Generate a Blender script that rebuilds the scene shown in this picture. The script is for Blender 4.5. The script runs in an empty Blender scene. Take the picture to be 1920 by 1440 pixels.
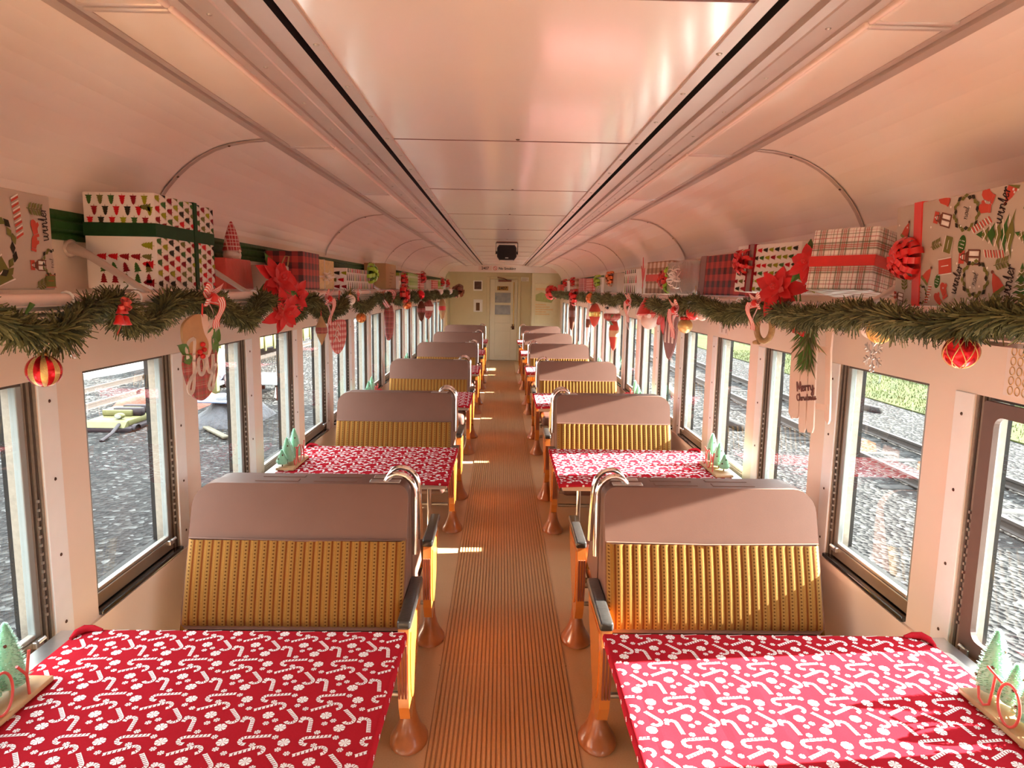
import bpy, bmesh, math, random
from math import sin, cos, pi, radians, atan2, sqrt
from mathutils import Vector, Matrix
random.seed(7)
SC = bpy.context.scene
COL = SC.collection
DG = bpy.context.evaluated_depsgraph_get

# ------------------------------------------------------------------ mesh builder
class MB:
    def __init__(s):
        s.v, s.f, s.m, s.s = [], [], [], []
    def add(s, vs, fs, mat=0, smooth=False, T=None):
        b = len(s.v)
        for p in vs:
            p = Vector(p)
            s.v.append(T @ p if T is not None else p)
        for i, f in enumerate(fs):
            s.f.append([b + k for k in f])
            s.m.append(mat[i] if isinstance(mat, (list, tuple)) else mat)
            s.s.append(smooth)
        return s
    def box(s, x0, x1, y0, y1, z0, z1, mat=0, T=None):
        vs = [(x, y, z) for x in (x0, x1) for y in (y0, y1) for z in (z0, z1)]
        fs = [(0, 1, 3, 2), (4, 6, 7, 5), (0, 4, 5, 1), (2, 3, 7, 6), (0, 2, 6, 4), (1, 5, 7, 3)]
        return s.add(vs, fs, mat, False, T)
    def poly(s, pts, mat=0, T=None):
        return s.add(pts, [list(range(len(pts)))], mat, False, T)
    def tube(s, path, r, seg=8, mat=0, closed=False, cap=True, T=None):
        P = [Vector(p) for p in path]
        n = len(P)
        R = r if isinstance(r, (list, tuple)) else [r] * n
        vs, fs = [], []
        nrm = None
        for i in range(n):
            if closed:
                t = P[(i + 1) % n] - P[i - 1]
            else:
                t = P[min(i + 1, n - 1)] - P[max(i - 1, 0)]
            if t.length < 1e-9: t = Vector((0, 0, 1))
            t.normalize()
            if nrm is None:
                a = Vector((0, 0, 1)) if abs(t.z) < .9 else Vector((1, 0, 0))
                nrm = (a - t * a.dot(t)).normalized()
            else:
                nrm = nrm - t * nrm.dot(t)
                if nrm.length < 1e-6:
                    a = Vector((0, 0, 1)) if abs(t.z) < .9 else Vector((1, 0, 0))
                    nrm = a - t * a.dot(t)
                nrm.normalize()
            bn = t.cross(nrm)
            for k in range(seg):
                a = 2 * pi * k / seg
                vs.append(P[i] + (nrm * cos(a) + bn * sin(a)) * R[i])
        m = n if closed else n - 1
        for i in range(m):
            for k in range(seg):
                a, b = i * seg, ((i + 1) % n) * seg
                fs.append((a + k, a + (k + 1) % seg, b + (k + 1) % seg, b + k))
        s.add(vs, fs, mat, True, T)
        if cap and not closed:
            s.add(vs[:seg], [list(range(seg))[::-1]], mat, False, T)
            s.add(vs[-seg:], [list(range(seg))], mat, False, T)
        return s
    def lathe(s, prof, seg=16, mat=0, T=None, smooth=True, mats=None):
        """prof: (r, z) list turned about z"""
        vs, fs, ms = [], [], []
        for r, z in prof:
            for k in range(seg):
                a = 2 * pi * k / seg
                vs.append((r * cos(a), r * sin(a), z))
        for i in range(len(prof) - 1):
            for k in range(seg):
                fs.append((i * seg + k, i * seg + (k + 1) % seg, (i + 1) * seg + (k + 1) % seg, (i + 1) * seg + k))
                ms.append(mats(i, k) if mats else mat)
        return s.add(vs, fs, ms, smooth, T)
    def sphere(s, r, seg=16, rings=10, mat=0, T=None, sz=1.0, mats=None):
        prof = [(max(r * sin(pi * i / rings), 1e-5), -r * sz * cos(pi * i / rings)) for i in range(rings + 1)]
        return s.lathe(prof, seg, mat, T, True, mats)
    def prism(s, pts, h0, h1, mat=0, axis='z', T=None, smooth_side=False):
        """pts 2D polygon; axis z: (a,b,h); y: (a,h,b); x: (h,a,b)"""
        def q(p, h):
            return {'z': (p[0], p[1], h), 'y': (p[0], h, p[1]), 'x': (h, p[0], p[1])}[axis]
        n = len(pts)
        vs = [q(p, h0) for p in pts] + [q(p, h1) for p in pts]
        s.add(vs, [list(range(n))[::-1], list(range(n, 2 * n))], mat, False, T)
        s.add(vs, [(i, (i + 1) % n, n + (i + 1) % n, n + i) for i in range(n)], mat, smooth_side, T)
        return s
    def sweep(s, prof, y0, y1, mat=0, mats=None, sx=1):
        """open profile of (x,z) points swept along y"""
        n = len(prof)
        vs = [(sx * p[0], y0, p[1]) for p in prof] + [(sx * p[0], y1, p[1]) for p in prof]
        fs = [(i, i + 1, n + i + 1, n + i) for i in range(n - 1)]
        return s.add(vs, fs, mats if mats else mat)
    def ribbon(s, path, wdir, w, mats, T=None):
        """flat ribbon along path, striped lengthwise: one strip of faces for each of mats"""
        P = [Vector(p) for p in path]
        n = len(mats)
        vs, fs, ms = [], [], []
        for i, p in enumerate(P):
            d = Vector(wdir[i] if isinstance(wdir, list) else wdir).normalized()
            for k in range(n + 1):
                vs.append(p + d * (w * (k / n - .5)))
        for i in range(len(P) - 1):
            for k in range(n):
                a = i * (n + 1) + k
                fs.append((a, a + 1, a + n + 2, a + n + 1)); ms.append(mats[k])
        return s.add(vs, fs, ms, True, T)
    def rbox(s, x0, x1, y0, y1, z0, z1, r, mat=0, seg=3, T=None):
        bm = bmesh.new()
        bmesh.ops.create_cube(bm, size=1)
        for v in bm.verts:
            v.co = Vector(((x0 + x1) / 2 + v.co.x * (x1 - x0), (y0 + y1) / 2 + v.co.y * (y1 - y0), (z0 + z1) / 2 + v.co.z * (z1 - z0)))
        bmesh.ops.bevel(bm, geom=bm.edges[:], offset=r, segments=seg, affect='EDGES', profile=.5)
        bm.verts.index_update()
        vs = [v.co.copy() for v in bm.verts]; fs = [[v.index for v in f.verts] for f in bm.faces]
        bm.free()
        return s.add(vs, fs, mat, True, T)

def tag(o, label=None, cat=None, group=None, kind=None):
    if label: o['label'] = label
    if cat: o['category'] = cat
    if group: o['group'] = group
    if kind: o['kind'] = kind
    return o

def obj(name, mb, mats, parent=None, loc=(0, 0, 0), bevel=0, recalc=True, seg=2):
    me = bpy.data.meshes.new(name)
    me.from_pydata([tuple(p) for p in mb.v], [], mb.f)
    for m in (mats if isinstance(mats, (list, tuple)) else [mats]):
        me.materials.append(m)
    me.polygons.foreach_set('material_index', mb.m)
    me.polygons.foreach_set('use_smooth', mb.s)
    if recalc:
        bm = bmesh.new(); bm.from_mesh(me)
        bmesh.ops.recalc_face_normals(bm, faces=bm.faces[:])
        bm.to_mesh(me); bm.free()
    me.update()
    o = bpy.data.objects.new(name, me)
    COL.objects.link(o)
    o.location = loc
    if parent: o.parent = parent
    if bevel:
        b = o.modifiers.new('bevel', 'BEVEL'); b.width = bevel; b.segments = seg; b.limit_method = 'ANGLE'; b.angle_limit = radians(40)
    return o

def empty(name, loc=(0, 0, 0), rz=0):
    o = bpy.data.objects.new(name, None)
    o.empty_display_size = .05
    COL.objects.link(o); o.location = loc; o.rotation_euler = (0, 0, rz)
    return o

KIDS = {}
def copy_tree(o, parent=None):
    c = o.copy(); COL.objects.link(c)
    if parent: c.parent = parent
    for ch in [x for x in bpy.data.objects if x.parent == o]:
        copy_tree(ch, c)
    return c

def struct(name, mb, mats, parent=None, **k):
    o = obj(name, mb, mats, parent, **k)
    if not parent: o['kind'] = 'structure'
    return o

# ------------------------------------------------------------------ materials
def new_mat(name):
    m = bpy.data.materials.new(name); m.use_nodes = True
    nt = m.node_tree
    for n in list(nt.nodes): nt.nodes.remove(n)
    out = nt.nodes.new('ShaderNodeOutputMaterial')
    return m, nt, out

class G:
    """tiny node-expression helper"""
    def __init__(s, nt): s.nt = nt
    def n(s, t, **k):
        x = s.nt.nodes.new(t)
        for a, b in k.items(): setattr(x, a, b)
        return x
    def link(s, a, b): s.nt.links.new(a, b)
    def val(s, sock, v):
        if hasattr(v, 'is_output'): s.link(v, sock)
        else: sock.default_value = v
    def m(s, op, a, b=0.0, c=None):
        x = s.n('ShaderNodeMath', operation=op)
        s.val(x.inputs[0], a); s.val(x.inputs[1], b)
        if c is not None: s.val(x.inputs[2], c)
        return x.outputs[0]
    def lt(s, a, b): return s.m('LESS_THAN', a, b)
    def gt(s, a, b): return s.m('GREATER_THAN', a, b)
    def fr(s, a, p): return s.m('FRACT', s.m('DIVIDE', a, p))
    def mix(s, f, a, b):
        x = s.n('ShaderNodeMix', data_type='RGBA')
        s.val(x.inputs[0], f)
        s.val(x.inputs[6], a if hasattr(a, 'is_output') else (*a, 1)); s.val(x.inputs[7], b if hasattr(b, 'is_output') else (*b, 1))
        return x.outputs[2]
    def obj(s):
        t = s.n('ShaderNodeTexCoord'); x = s.n('ShaderNodeSeparateXYZ')
        s.link(t.outputs['Object'], x.inputs[0]); return t.outputs['Object'], x.outputs[0], x.outputs[1], x.outputs[2]
    def noise(s, vec, scale, detail=4, rough=.55):
        x = s.n('ShaderNodeTexNoise'); x.inputs['Scale'].default_value = scale; x.inputs['Detail'].default_value = detail; x.inputs['Roughness'].default_value = rough
        s.link(vec, x.inputs['Vector']); return x.outputs[0]
    def voro(s, vec, scale, feature='F1'):
        x = s.n('ShaderNodeTexVoronoi', feature=feature); x.inputs['Scale'].default_value = scale; s.link(vec, x.inputs['Vector']); return x
    def ramp(s, f, stops):
        x = s.n('ShaderNodeValToRGB'); r = x.color_ramp
        while len(r.elements) < len(stops): r.elements.new(.5)
        for e, (p, c) in zip(r.elements, stops): e.position = p; e.color = (*c, 1)
        s.link(f, x.inputs[0]); return x.outputs[0]
    def bump(s, h, strength, dist=.01):
        x = s.n('ShaderNodeBump'); x.inputs['Strength'].default_value = strength; x.inputs['Distance'].default_value = dist
        s.link(h, x.inputs['Height']); return x.outputs[0]

def bsdf(g, out, col, rough=.5, metal=0, nrm=None, coat=0, spec=.5, sheen=0, trans=0, sub=0, emit=None):
    b = g.n('ShaderNodeBsdfPrincipled')
    g.val(b.inputs['Base Color'], col if hasattr(col, 'is_output') else (*col, 1))
    g.val(b.inputs['Roughness'], rough); b.inputs['Metallic'].default_value = metal
    b.inputs['Coat Weight'].default_value = coat; b.inputs['Specular IOR Level'].default_value = spec
    b.inputs['Coat Roughness'].default_value = .12
    b.inputs['Sheen Weight'].default_value = sheen
    b.inputs['Transmission Weight'].default_value = trans
    if nrm is not None: g.link(nrm, b.inputs['Normal'])
    if emit: b.inputs['Emission Color'].default_value = (*emit[0], 1); b.inputs['Emission Strength'].default_value = emit[1]
    g.link(b.outputs[0], out.inputs[0])
    return b

def P(name, col, rough=.5, metal=0, var=(6, .08), bump=None, **k):
    m, nt, out = new_mat(name); g = G(nt)
    vec, x, y, z = g.obj()
    c = col
    if var:
        f = g.noise(vec, var[0])
        lo = tuple(max(0, a * (1 - var[1])) for a in col); hi = tuple(min(1, a * (1 + var[1])) for a in col)
        c = g.mix(f, lo, hi)
    nr = g.bump(g.noise(vec, bump[0], 3), bump[1], bump[2] if len(bump) > 2 else .004) if bump else None
    bsdf(g, out, c, rough, metal, nr, **k)
    return m

def lin(r, g, b):
    f = lambda c: (c / 255 / 12.92) if c / 255 < .04045 else ((c / 255 + .055) / 1.055) ** 2.4
    return (f(r), f(g), f(b))
SKY, SUN, EXPO = 6.4, 56.0, 0.6
M = {}
M['wall'] = P('cream_wall_paint', (.84, .71, .61), .38, var=(3, .05), bump=(90, .04))
M['cove'] = P('cream_ceiling_paint', (.89, .785, .735), .33, var=(1.5, .03), bump=(2.2, .10, .02))
M['ceil'] = P('gloss_ceiling_paint', (.77, .665, .63), .16, var=(1.5, .04), bump=(2.0, .06, .02), coat=.3)
M['endwall'] = P('yellowed_cream_paint', (.66, .61, .42), .4, var=(4, .08), bump=(60, .05))
M['door'] = P('off_white_door_paint', (.74, .71, .58), .4, var=(4, .06))
M['white'] = P('white_casing_paint', (.89, .91, .92), .35, var=(20, .04), bump=(60, .04))
M['alum'] = P('painted_aluminium_trim', (.56, .45, .41), .32, .35, var=(8, .08))
M['alum2'] = P('dull_aluminium', (.50, .45, .40), .35, .75, var=(30, .12))
M['sash'] = P('bronze_sash_metal', (.38, .31, .24), .34, .7, var=(20, .12))
M['grey'] = P('grey_stile_metal', (.30, .32, .31), .45, .3, var=(20, .1))
M['track'] = P('dark_track_metal', (.085, .062, .05), .55, .2, var=(30, .3))
M['track2'] = P('worn_track_metal', (.30, .25, .20), .5, .3, var=(60, .3))
M['sill'] = P('black_gloss_sill', (.018, .017, .017), .13, var=(40, .3), coat=.5)
M['slot'] = P('dark_slot', (.012, .006, .006), .8, var=None)
M['seam'] = P('brown_seam', (.16, .06, .05), .6, var=None)
M['lens'] = P('milky_light_lens', (.74, .62, .55), .3, var=(5, .05), coat=.2)
M['chrome'] = P('chrome', (.82, .81, .80), .09, 1.0, var=None)
M['steel'] = P('brushed_steel', (.62, .61, .60), .28, .95, var=(60, .08))
M['vinyl'] = P('brown_vinyl', (.185, .090, .064), .5, spec=.22, var=(9, .08), bump=(420, .10, .002))
M['vinyl2'] = P('dark_brown_vinyl', (.12, .05, .036), .45, var=(9, .1), bump=(300, .12, .002))
M['orange'] = P('orange_enamel', (.56, .185, .035), .2, var=(10, .16), coat=.4)
M['oxblood'] = P('oxblood_enamel', (.22, .055, .03), .28, var=(12, .25), coat=.3)
M['black'] = P('black_armrest', (.028, .025, .023), .3, var=(40, .5), bump=(70, .25, .003), coat=.25)
M['foot'] = P('worn_orange_iron', (.36, .115, .035), .3, var=(16, .4), coat=.3, bump=(40, .12))
M['bolt'] = P('rusty_bolt', (.09, .045, .03), .5, .5, var=(50, .3))
M['table'] = P('tabletop_laminate', (.55, .42, .33), .4, var=(10, .1))
M['green_band'] = P('green_velvet_moulding', (.022, .085, .016), .5, var=(40, .25), bump=(25, .3, .01), spec=.3)
M['red'] = P('glossy_red', (.62, .012, .012), .28, var=(20, .12), coat=.3)
M['red_sat'] = P('red_satin', (.66, .020, .016), .4, var=(30, .18), sheen=.3)
M['red_metal'] = P('red_metallic', (.74, .02, .03), .2, .75, var=(8, .1))
M['crim'] = P('crimson_petal', (.66, .006, .010), .5, var=(30, .18), sheen=.3)
M['paperred'] = P('red_wrapping', (.62, .075, .06), .35, var=(14, .2), bump=(20, .3, .01))
M['wht'] = P('white_paper', (.84, .76, .72), .45, var=(12, .03), bump=(14, .12, .01))
M['bead'] = P('white_pearl', (.88, .80, .76), .25, var=None)
M['gold'] = P('gold', (.80, .52, .16), .25, .85, var=(30, .12))
M['glitter'] = P('gold_glitter', (.74, .50, .20), .38, .6, var=(350, .45))
M['amber'] = P('amber_ball', (.80, .20, .06), .18, .6, var=(8, .2))
M['kraft'] = P('kraft_paper', (.40, .23, .09), .55, var=(9, .15), bump=(30, .15))
M['greywrap'] = P('grey_beige_paper', (.50, .40, .33), .42, var=(10, .05), bump=(10, .14, .01))
M['goldwrap'] = P('gold_print_paper', (.72, .50, .20), .35, var=(60, .35))
M['wood'] = P('light_wood', (.52, .31, .15), .5, var=(25, .2))
M['twine'] = P('jute_twine', (.46, .30, .14), .8, var=(90, .35), bump=(160, .6, .006))
M['bark'] = P('brown_bark', (.16, .08, .04), .8, var=(30, .3))
M['ndl'] = P('garland_needle', (.12, .122, .045), .75, var=(9, .55))
M['ndl2'] = P('garland_needle_light', (.23, .225, .095), .75, var=(9, .4))
M['ndl3'] = P('garland_needle_dark', (.045, .055, .022), .75, var=(9, .4))
M['leaf'] = P('holly_leaf', (.08, .19, .03), .4, var=(20, .3))
M['lime'] = P('lime_bow', (.36, .60, .05), .3, var=(20, .2), coat=.3)
M['olive'] = P('olive_ribbon', (.11, .13, .025), .5, var=(30, .25), sheen=.4)
M['dkgreen'] = P('dark_green_ribbon', (.012, .050, .016), .6, var=(40, .4), spec=.2)
M['mint'] = P('mint_bristle', (.36, .66, .47), .6, var=(60, .15))
M['snow'] = P('frosted_tip', (.80, .88, .80), .7, var=None)
M['blk'] = P('black_plastic', (.012, .010, .012), .4, var=(30, .3))
M['mesh'] = P('speaker_cloth', (.010, .008, .009), .8, var=(300, .6))
M['cream'] = P('cream_wood_paint', (.80, .60, .50), .5, var=(20, .05))
M['pinkw'] = P('pale_pink_paint', (.82, .64, .58), .45, var=(20, .05))
M['silver'] = P('silver_glitter', (.62, .56, .52), .3, .6, var=(200, .3))
M['poster'] = P('poster_paper', (.66, .60, .38), .5, var=(9, .12))
M['postgreen'] = P('poster_green', (.34, .36, .12), .5, var=(20, .35))
M['posttan'] = P('poster_tan', (.66, .46, .22), .5, var=(20, .2))
M['ink'] = P('black_ink', (.015, .012, .012), .5, var=None)
M['photo'] = P('dark_photo_print', (.12, .07, .06), .4, var=(14, .9))
M['plate'] = P('tan_number_plate', (.42, .25, .06), .4, var=(20, .1))
# pattern inks
for k, c in dict(ired=lin(196, 22, 34), idred=lin(140, 20, 32), igreen=lin(60, 98, 44), idark=lin(48, 44, 30), ilime=lin(150, 152, 34), iolive=lin(112, 110, 58),
                 icoral=lin(190, 76, 62), iwhite=(.86, .80, .76), iblack=lin(46, 32, 30), ibrown=lin(110, 62, 48), iclothwhite=(.86, .80, .80), igrey=lin(150, 120, 120)).items():
    M[k] = P('print_' + k[1:], c, .6, var=(60, .12), spec=.15)

def mk_fabric():
    m, nt, out = new_mat('gold_woven_fabric'); g = G(nt)
    vec, x, y, z = g.obj()
    p = .0348
    u = g.fr(g.m('SUBTRACT', g.m('ABSOLUTE', x), .0073), p)
    dark = g.lt(u, .20)
    lad = g.m('MULTIPLY', g.gt(u, .28), g.lt(u, .60))
    w = g.fr(g.m('ADD', z, 2.0), .0125)
    dash = g.m('MULTIPLY', g.m('MULTIPLY', g.gt(u, .36), g.lt(u, .54)), g.lt(w, .45))
    thin = g.m('MULTIPLY', g.gt(u, .74), g.lt(u, .80))
    fine = g.noise(vec, 260, 2)
    c = g.mix(fine, (.22, .092, .013), (.29, .135, .026))
    c = g.mix(lad, c, (.29, .148, .036))
    c = g.mix(dash, c, (.105, .038, .006))
    c = g.mix(g.m('MULTIPLY', thin, .6), c, (.36, .15, .02))
    c = g.mix(dark, c, (.155, .034, .002))
    h = g.m('ADD', g.m('MULTIPLY', g.m('SUBTRACT', 1.0, dark), .7), g.m('MULTIPLY', fine, .35))
    bsdf(g, out, c, .8, 0, g.bump(h, .5, .004), sheen=.08, spec=.15)
    return m
M['fabric'] = mk_fabric()

def mk_cloth():
    m, nt, out = new_mat('red_table_cloth'); g = G(nt)
    vec, x, y, z = g.obj()
    c = g.mix(g.noise(vec, 240, 2), (.34, .013, .021), (.40, .018, .029))
    f1 = g.m('ABSOLUTE', g.m('SUBTRACT', g.fr(g.m('ADD', x, 5.03), .165), .5))
    f2 = g.m('ABSOLUTE', g.m('SUBTRACT', g.fr(g.m('ADD', y, 5.05), .26), .5))
    cr = g.m('MINIMUM', g.m('MULTIPLY', f1, 8.0), g.m('MULTIPLY', f2, 12.0))
    cr = g.m('MINIMUM', cr, 1.0)
    h = g.m('ADD', g.m('MULTIPLY', cr, .25), g.noise(vec, 7, 2))
    bsdf(g, out, c, .75, 0, g.bump(h, .35, .012), spec=0)
    return m
M['cloth'] = mk_cloth()

def mk_floor():
    m, nt, out = new_mat('speckled_brown_linoleum'); g = G(nt)
    vec, x, y, z = g.obj()
    a = g.noise(vec, 160, 2); b = g.noise(vec, 2.3, 4)
    c = g.mix(a, (.47, .29, .155), (.64, .43, .255))
    c = g.mix(g.m('MULTIPLY', b, .55), c, (.48, .26, .115))
    bsdf(g, out, c, g.m('ADD', .30, g.m('MULTIPLY', b, .2)), 0, g.bump(a, .08, .003))
    return m
M['floor'] = mk_floor()
def mk_mat():
    m, nt, out = new_mat('ribbed_brown_rubber'); g = G(nt)
    vec, x, y, z = g.obj()
    a = g.noise(vec, 90, 3); b = g.noise(vec, 3.0, 4)
    c = g.mix(a, (.42, .23, .10), (.56, .335, .17))
    c = g.mix(g.m('MULTIPLY', b, .6), c, (.38, .19, .07))
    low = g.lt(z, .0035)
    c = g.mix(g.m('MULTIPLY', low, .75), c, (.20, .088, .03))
    bsdf(g, out, c, .42, 0)
    return m
M['mat'] = mk_mat()

def mk_glass():
    m, nt, out = new_mat('window_glass'); g = G(nt)
    t = g.n('ShaderNodeBsdfTransparent'); t.inputs[0].default_value = (.94, .97, .955, 1)
    gl = g.n('ShaderNodeBsdfGlossy'); gl.inputs['Roughness'].default_value = .0; gl.inputs[0].default_value = (1, 1, 1, 1)
    fr = g.n('ShaderNodeFresnel'); fr.inputs[0].default_value = 1.5
    mx = g.n('ShaderNodeMixShader')
    ge = g.n('ShaderNodeNewGeometry')
    g.link(g.m('MULTIPLY', g.m('MINIMUM', fr.outputs[0], .13), g.m('SUBTRACT', 1.0, ge.outputs['Backfacing'])), mx.inputs[0]); g.link(t.outputs[0], mx.inputs[1]); g.link(gl.outputs[0], mx.inputs[2])
    g.link(mx.outputs[0], out.inputs[0])
    return m
M['glass'] = mk_glass()
def mk_cello():
    m, nt, out = new_mat('clear_cellophane'); g = G(nt)
    vec, x, y, z = g.obj()
    t = g.n('ShaderNodeBsdfTransparent'); t.inputs[0].default_value = (.9, .86, .84, 1)
    gl = g.n('ShaderNodeBsdfPrincipled'); gl.inputs['Roughness'].default_value = .15; gl.inputs[0].default_value = (.9, .85, .82, 1)
    g.link(g.bump(g.noise(vec, 22, 3), .8, .03), gl.inputs['Normal'])
    mx = g.n('ShaderNodeMixShader'); mx.inputs[0].default_value = .32
    g.link(t.outputs[0], mx.inputs[1]); g.link(gl.outputs[0], mx.inputs[2]); g.link(mx.outputs[0], out.inputs[0])
    return m
M['cello'] = mk_cello()

def mk_check(name, p, c0, c1, c2, weave=True):
    m, nt, out = new_mat(name); g = G(nt)
    vec, x, y, z = g.obj()
    u = g.m('ADD', g.m('ADD', x, y), 9.0)
    a = g.lt(g.fr(u, p), .5); b = g.lt(g.fr(g.m('ADD', z, 9.0), p), .5)
    c = g.mix(a, c0, c1); d = g.mix(a, c1, c2)
    e = g.mix(b, c, d)
    nz = g.noise(vec, 120, 2)
    e = g.mix(g.m('MULTIPLY', nz, .25), e, c1)
    bsdf(g, out, e, .5)
    return m
M['buffalo'] = mk_check('buffalo_check_red', .066, (.52, .045, .035), (.28, .02, .022), (.035, .012, .014))
M['brown_check'] = mk_check('brown_white_check', .075, (.80, .66, .58), (.48, .27, .16), (.24, .10, .05))
M['redwhite'] = mk_check('red_white_check', .034, (.80, .55, .50), (.60, .16, .14), (.50, .03, .035))
def mk_tartan(name, base, bands, p):
    m, nt, out = new_mat(name); g = G(nt)
    vec, x, y, z = g.obj()
    u = g.fr(g.m('ADD', g.m('ADD', x, y), 9.0), p); v = g.fr(g.m('ADD', z, 9.0), p)
    c = None
    for a, b, col, al in bands:
        for t in (u, v):
            mask = g.m('MULTIPLY', g.m('MULTIPLY', g.gt(t, a), g.lt(t, b)), al)
            c = g.mix(mask, c if c is not None else base, col)
    bsdf(g, out, c, .5)
    return m
M['tartan'] = mk_tartan('white_tartan_paper', (.84, .76, .72), [(.08, .48, (.30, .24, .15), .45), (.12, .16, (.08, .08, .04), .75), (.22, .26, (.46, .02, .02), .7), (.30, .34, (.46, .02, .02), .7), (.40, .44, (.08, .08, .04), .75), (.62, .65, (.42, .03, .03), .8), (.78, .81, (.12, .13, .06), .7), (.90, .92, (.42, .03, .03), .5)], .078)
M['redtartan'] = mk_tartan('red_tartan', (.42, .05, .05), [(.1, .3, (.16, .06, .05), .5), (.5, .54, (.55, .38, .30), .7), (.62, .65, (.42, .30, .22), .7), (.78, .9, (.22, .16, .08), .4)], .05)
M['greenstripe'] = mk_tartan('green_stripe_paper', (.30, .46, .06), [(.0, .22, (.66, .66, .5), .6), (.5, .7, (.12, .26, .03), .6)], .11)
def mk_stocking():
    return mk_tartan('patterned_stocking', (.45, .03, .04), [(.1, .2, (.75, .6, .55), .8), (.45, .5, (.75, .6, .55), .8), (.7, .8, (.75, .6, .55), .5)], .05)
M['stocking'] = mk_stocking()

def mk_gravel(name, k, kw):
    m, nt, out = new_mat(name); g = G(nt)
    vec, x, y, z = g.obj()
    v = g.voro(vec, 15)
    big = g.noise(vec, .35, 4)
    sp = g.n('ShaderNodeSeparateColor'); g.link(v.outputs['Color'], sp.inputs[0])
    q = lambda r, gg, bb, w=k: (r * w, gg * w, bb * w)
    c = g.ramp(sp.outputs[0], [(0, q(.022, .020, .020)), (.55, q(.056, .053, .050)), (.86, q(.115, .106, .096)), (.95, q(.34, .33, .31, kw)), (1, q(.5, .48, .45, kw))])
    c = g.mix(g.m('MULTIPLY', big, .6), c, q(.055, .050, .050))
    bsdf(g, out, c, .9, 0, g.bump(v.outputs['Distance'], .9, .06), spec=.1)
    return m
M['gravel'] = mk_gravel('track_gravel', .38, .30)
M['ballast'] = P('pale_bounce_gravel', (.68, .65, .60), .9, var=(40, .35), bump=(22, .6, .03))  # kept bright so the added, unseen bed bounces daylight indoors
M['road'] = P('pale_gravel_road', (.22, .21, .19), .9, var=(30, .35), bump=(14, .5, .03))  # much paler than the track gravel around it
M['grass'] = P('lawn_grass', (.034, .040, .009), .8, var=(.7, .9), bump=(60, .6, .03), spec=.1)  # strong dark variation paints patches of shade into the lawn colour
M['grassb'] = P('lawn_blade', (.046, .054, .013), .7, var=(.6, .85), spec=.1)  # blades carry the same painted-in shade patches
M['rail'] = P('rusty_rail', (.045, .036, .032), .45, .3, var=(30, .3))
M['tie'] = P('weathered_tie', (.022, .020, .019), .85, var=(12, .4), spec=.2)
M['fence'] = P('teal_steel_fence', (.026, .042, .040), .5, var=(5, .25), spec=.2)
M['yel'] = P('machine_yellow', (.12, .108, .042), .5, var=(8, .25), spec=.2)
M['bluet'] = P('blue_tarp', (.065, .080, .125), .5, var=(6, .25), bump=(6, .5, .05), spec=.2)
M['greyt'] = P('grey_tarp', (.058, .055, .060), .6, var=(4, .4), bump=(5, .8, .08), spec=.2)
M['oran'] = P('orange_tarp', (.17, .050, .03), .6, var=(8, .3), bump=(8, .6, .05), spec=.2)
M['deck'] = P('dark_steel_deck', (.020, .012, .014), .6, var=(8, .3), spec=.2)
M['osteel'] = P('weathered_pale_steel', (.17, .17, .17), .5, var=(8, .2), spec=.2)
M['opale'] = P('weathered_white_paint', (.24, .23, .21), .5, var=(8, .2), spec=.2)
M['oox'] = P('faded_red_oxide', (.08, .02, .012), .6, var=(8, .3), spec=.2)
M['owood'] = P('weathered_wood', (.10, .085, .06), .7, var=(12, .3), spec=.2)
M['storm'] = P('brown_storm_frame', (.14, .085, .068), .5, var=(20, .15))
M['ojamb'] = P('weathered_outer_jamb', (.016, .015, .014), .6, var=(20, .2), spec=.15)
M['carbody'] = P('coach_outer_paint', (.03, .026, .024), .6, var=(3, .1))
# ------------------------------------------------------------------ layout numbers (metres; x across, y down the car, z up)
WX = 1.328            # inner wall face
YB, YE = -2.6, 16.85  # back and far end
ZC = 2.289            # ceiling
WP, YW = .7900, 1.9170
TP, TF = 2.370, 1.906 # table pitch, far edge of the first table
Q, YS = 1.2632, 2.6213
SILL, HEAD = .69, 1.475
J0, J1 = -5, 17

# floor ---------------------------------------------------------------
fl = MB(); fl.box(-1.46, 1.46, YB, YE + .3, -.06, 0)
floor = struct('floor', fl, M['floor'])
mt = MB()
n = 31; w = .292
prof = []
for i in range(n):
    a = -w + 2 * w * i / n; b = 2 * w / n
    prof += [(a, .0026), (a + b * .22, .0026), (a + b * .36, .0072), (a + b * .86, .0072)]
prof = [(-w, .0005)] + prof + [(w, .0026), (w, .0005)]
def ribs(y0, y1): mt.sweep(prof, y0, y1)
ribs(YB, 3.0045); ribs(3.0075, 16.6)
mt.box(-.30, .30, 3.0045, 3.0075, .0004, .0016)
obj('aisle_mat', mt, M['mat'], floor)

# side walls ----------------------------------------------------------
def wall(sx, name):
    b = MB()
    X = lambda a, c: (min(sx * a, sx * c), max(sx * a, sx * c))
    def bx(x0, x1, y0, y1, z0, z1, m=0):
        a, c = X(x0, x1); b.box(a, c, y0, y1, z0, z1, m)
    bx(WX, 1.40, YB, YE, -.02, SILL - .012)            # lower panel
    bx(1.40, 1.42, YB, YE, -.95, SILL + .03, 1)        # outer skin
    bx(WX, 1.40, YB, YE, HEAD, 1.99)                   # header
    bx(1.40, 1.42, YB, YE, HEAD - .02, 2.55, 1)
    ys = [YB] + [v for j in range(J0, J1 + 1) for v in (YW + WP * j - .575, YW + WP * j)] + [YE]
    for i in range(0, len(ys), 2):
        bx(WX, 1.40, ys[i], ys[i + 1], SILL - .012, HEAD)
        bx(1.40, 1.42, ys[i] - .02, ys[i + 1] + .02, SILL + .03, HEAD - .02, 1)
    # small moulding lines on the lower panel and a rim below the sill
    bx(WX - .010, WX, YB, YE, SILL - .052, SILL - .022)
    return struct(name, b, [M['wall'], M['carbody']])
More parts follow.
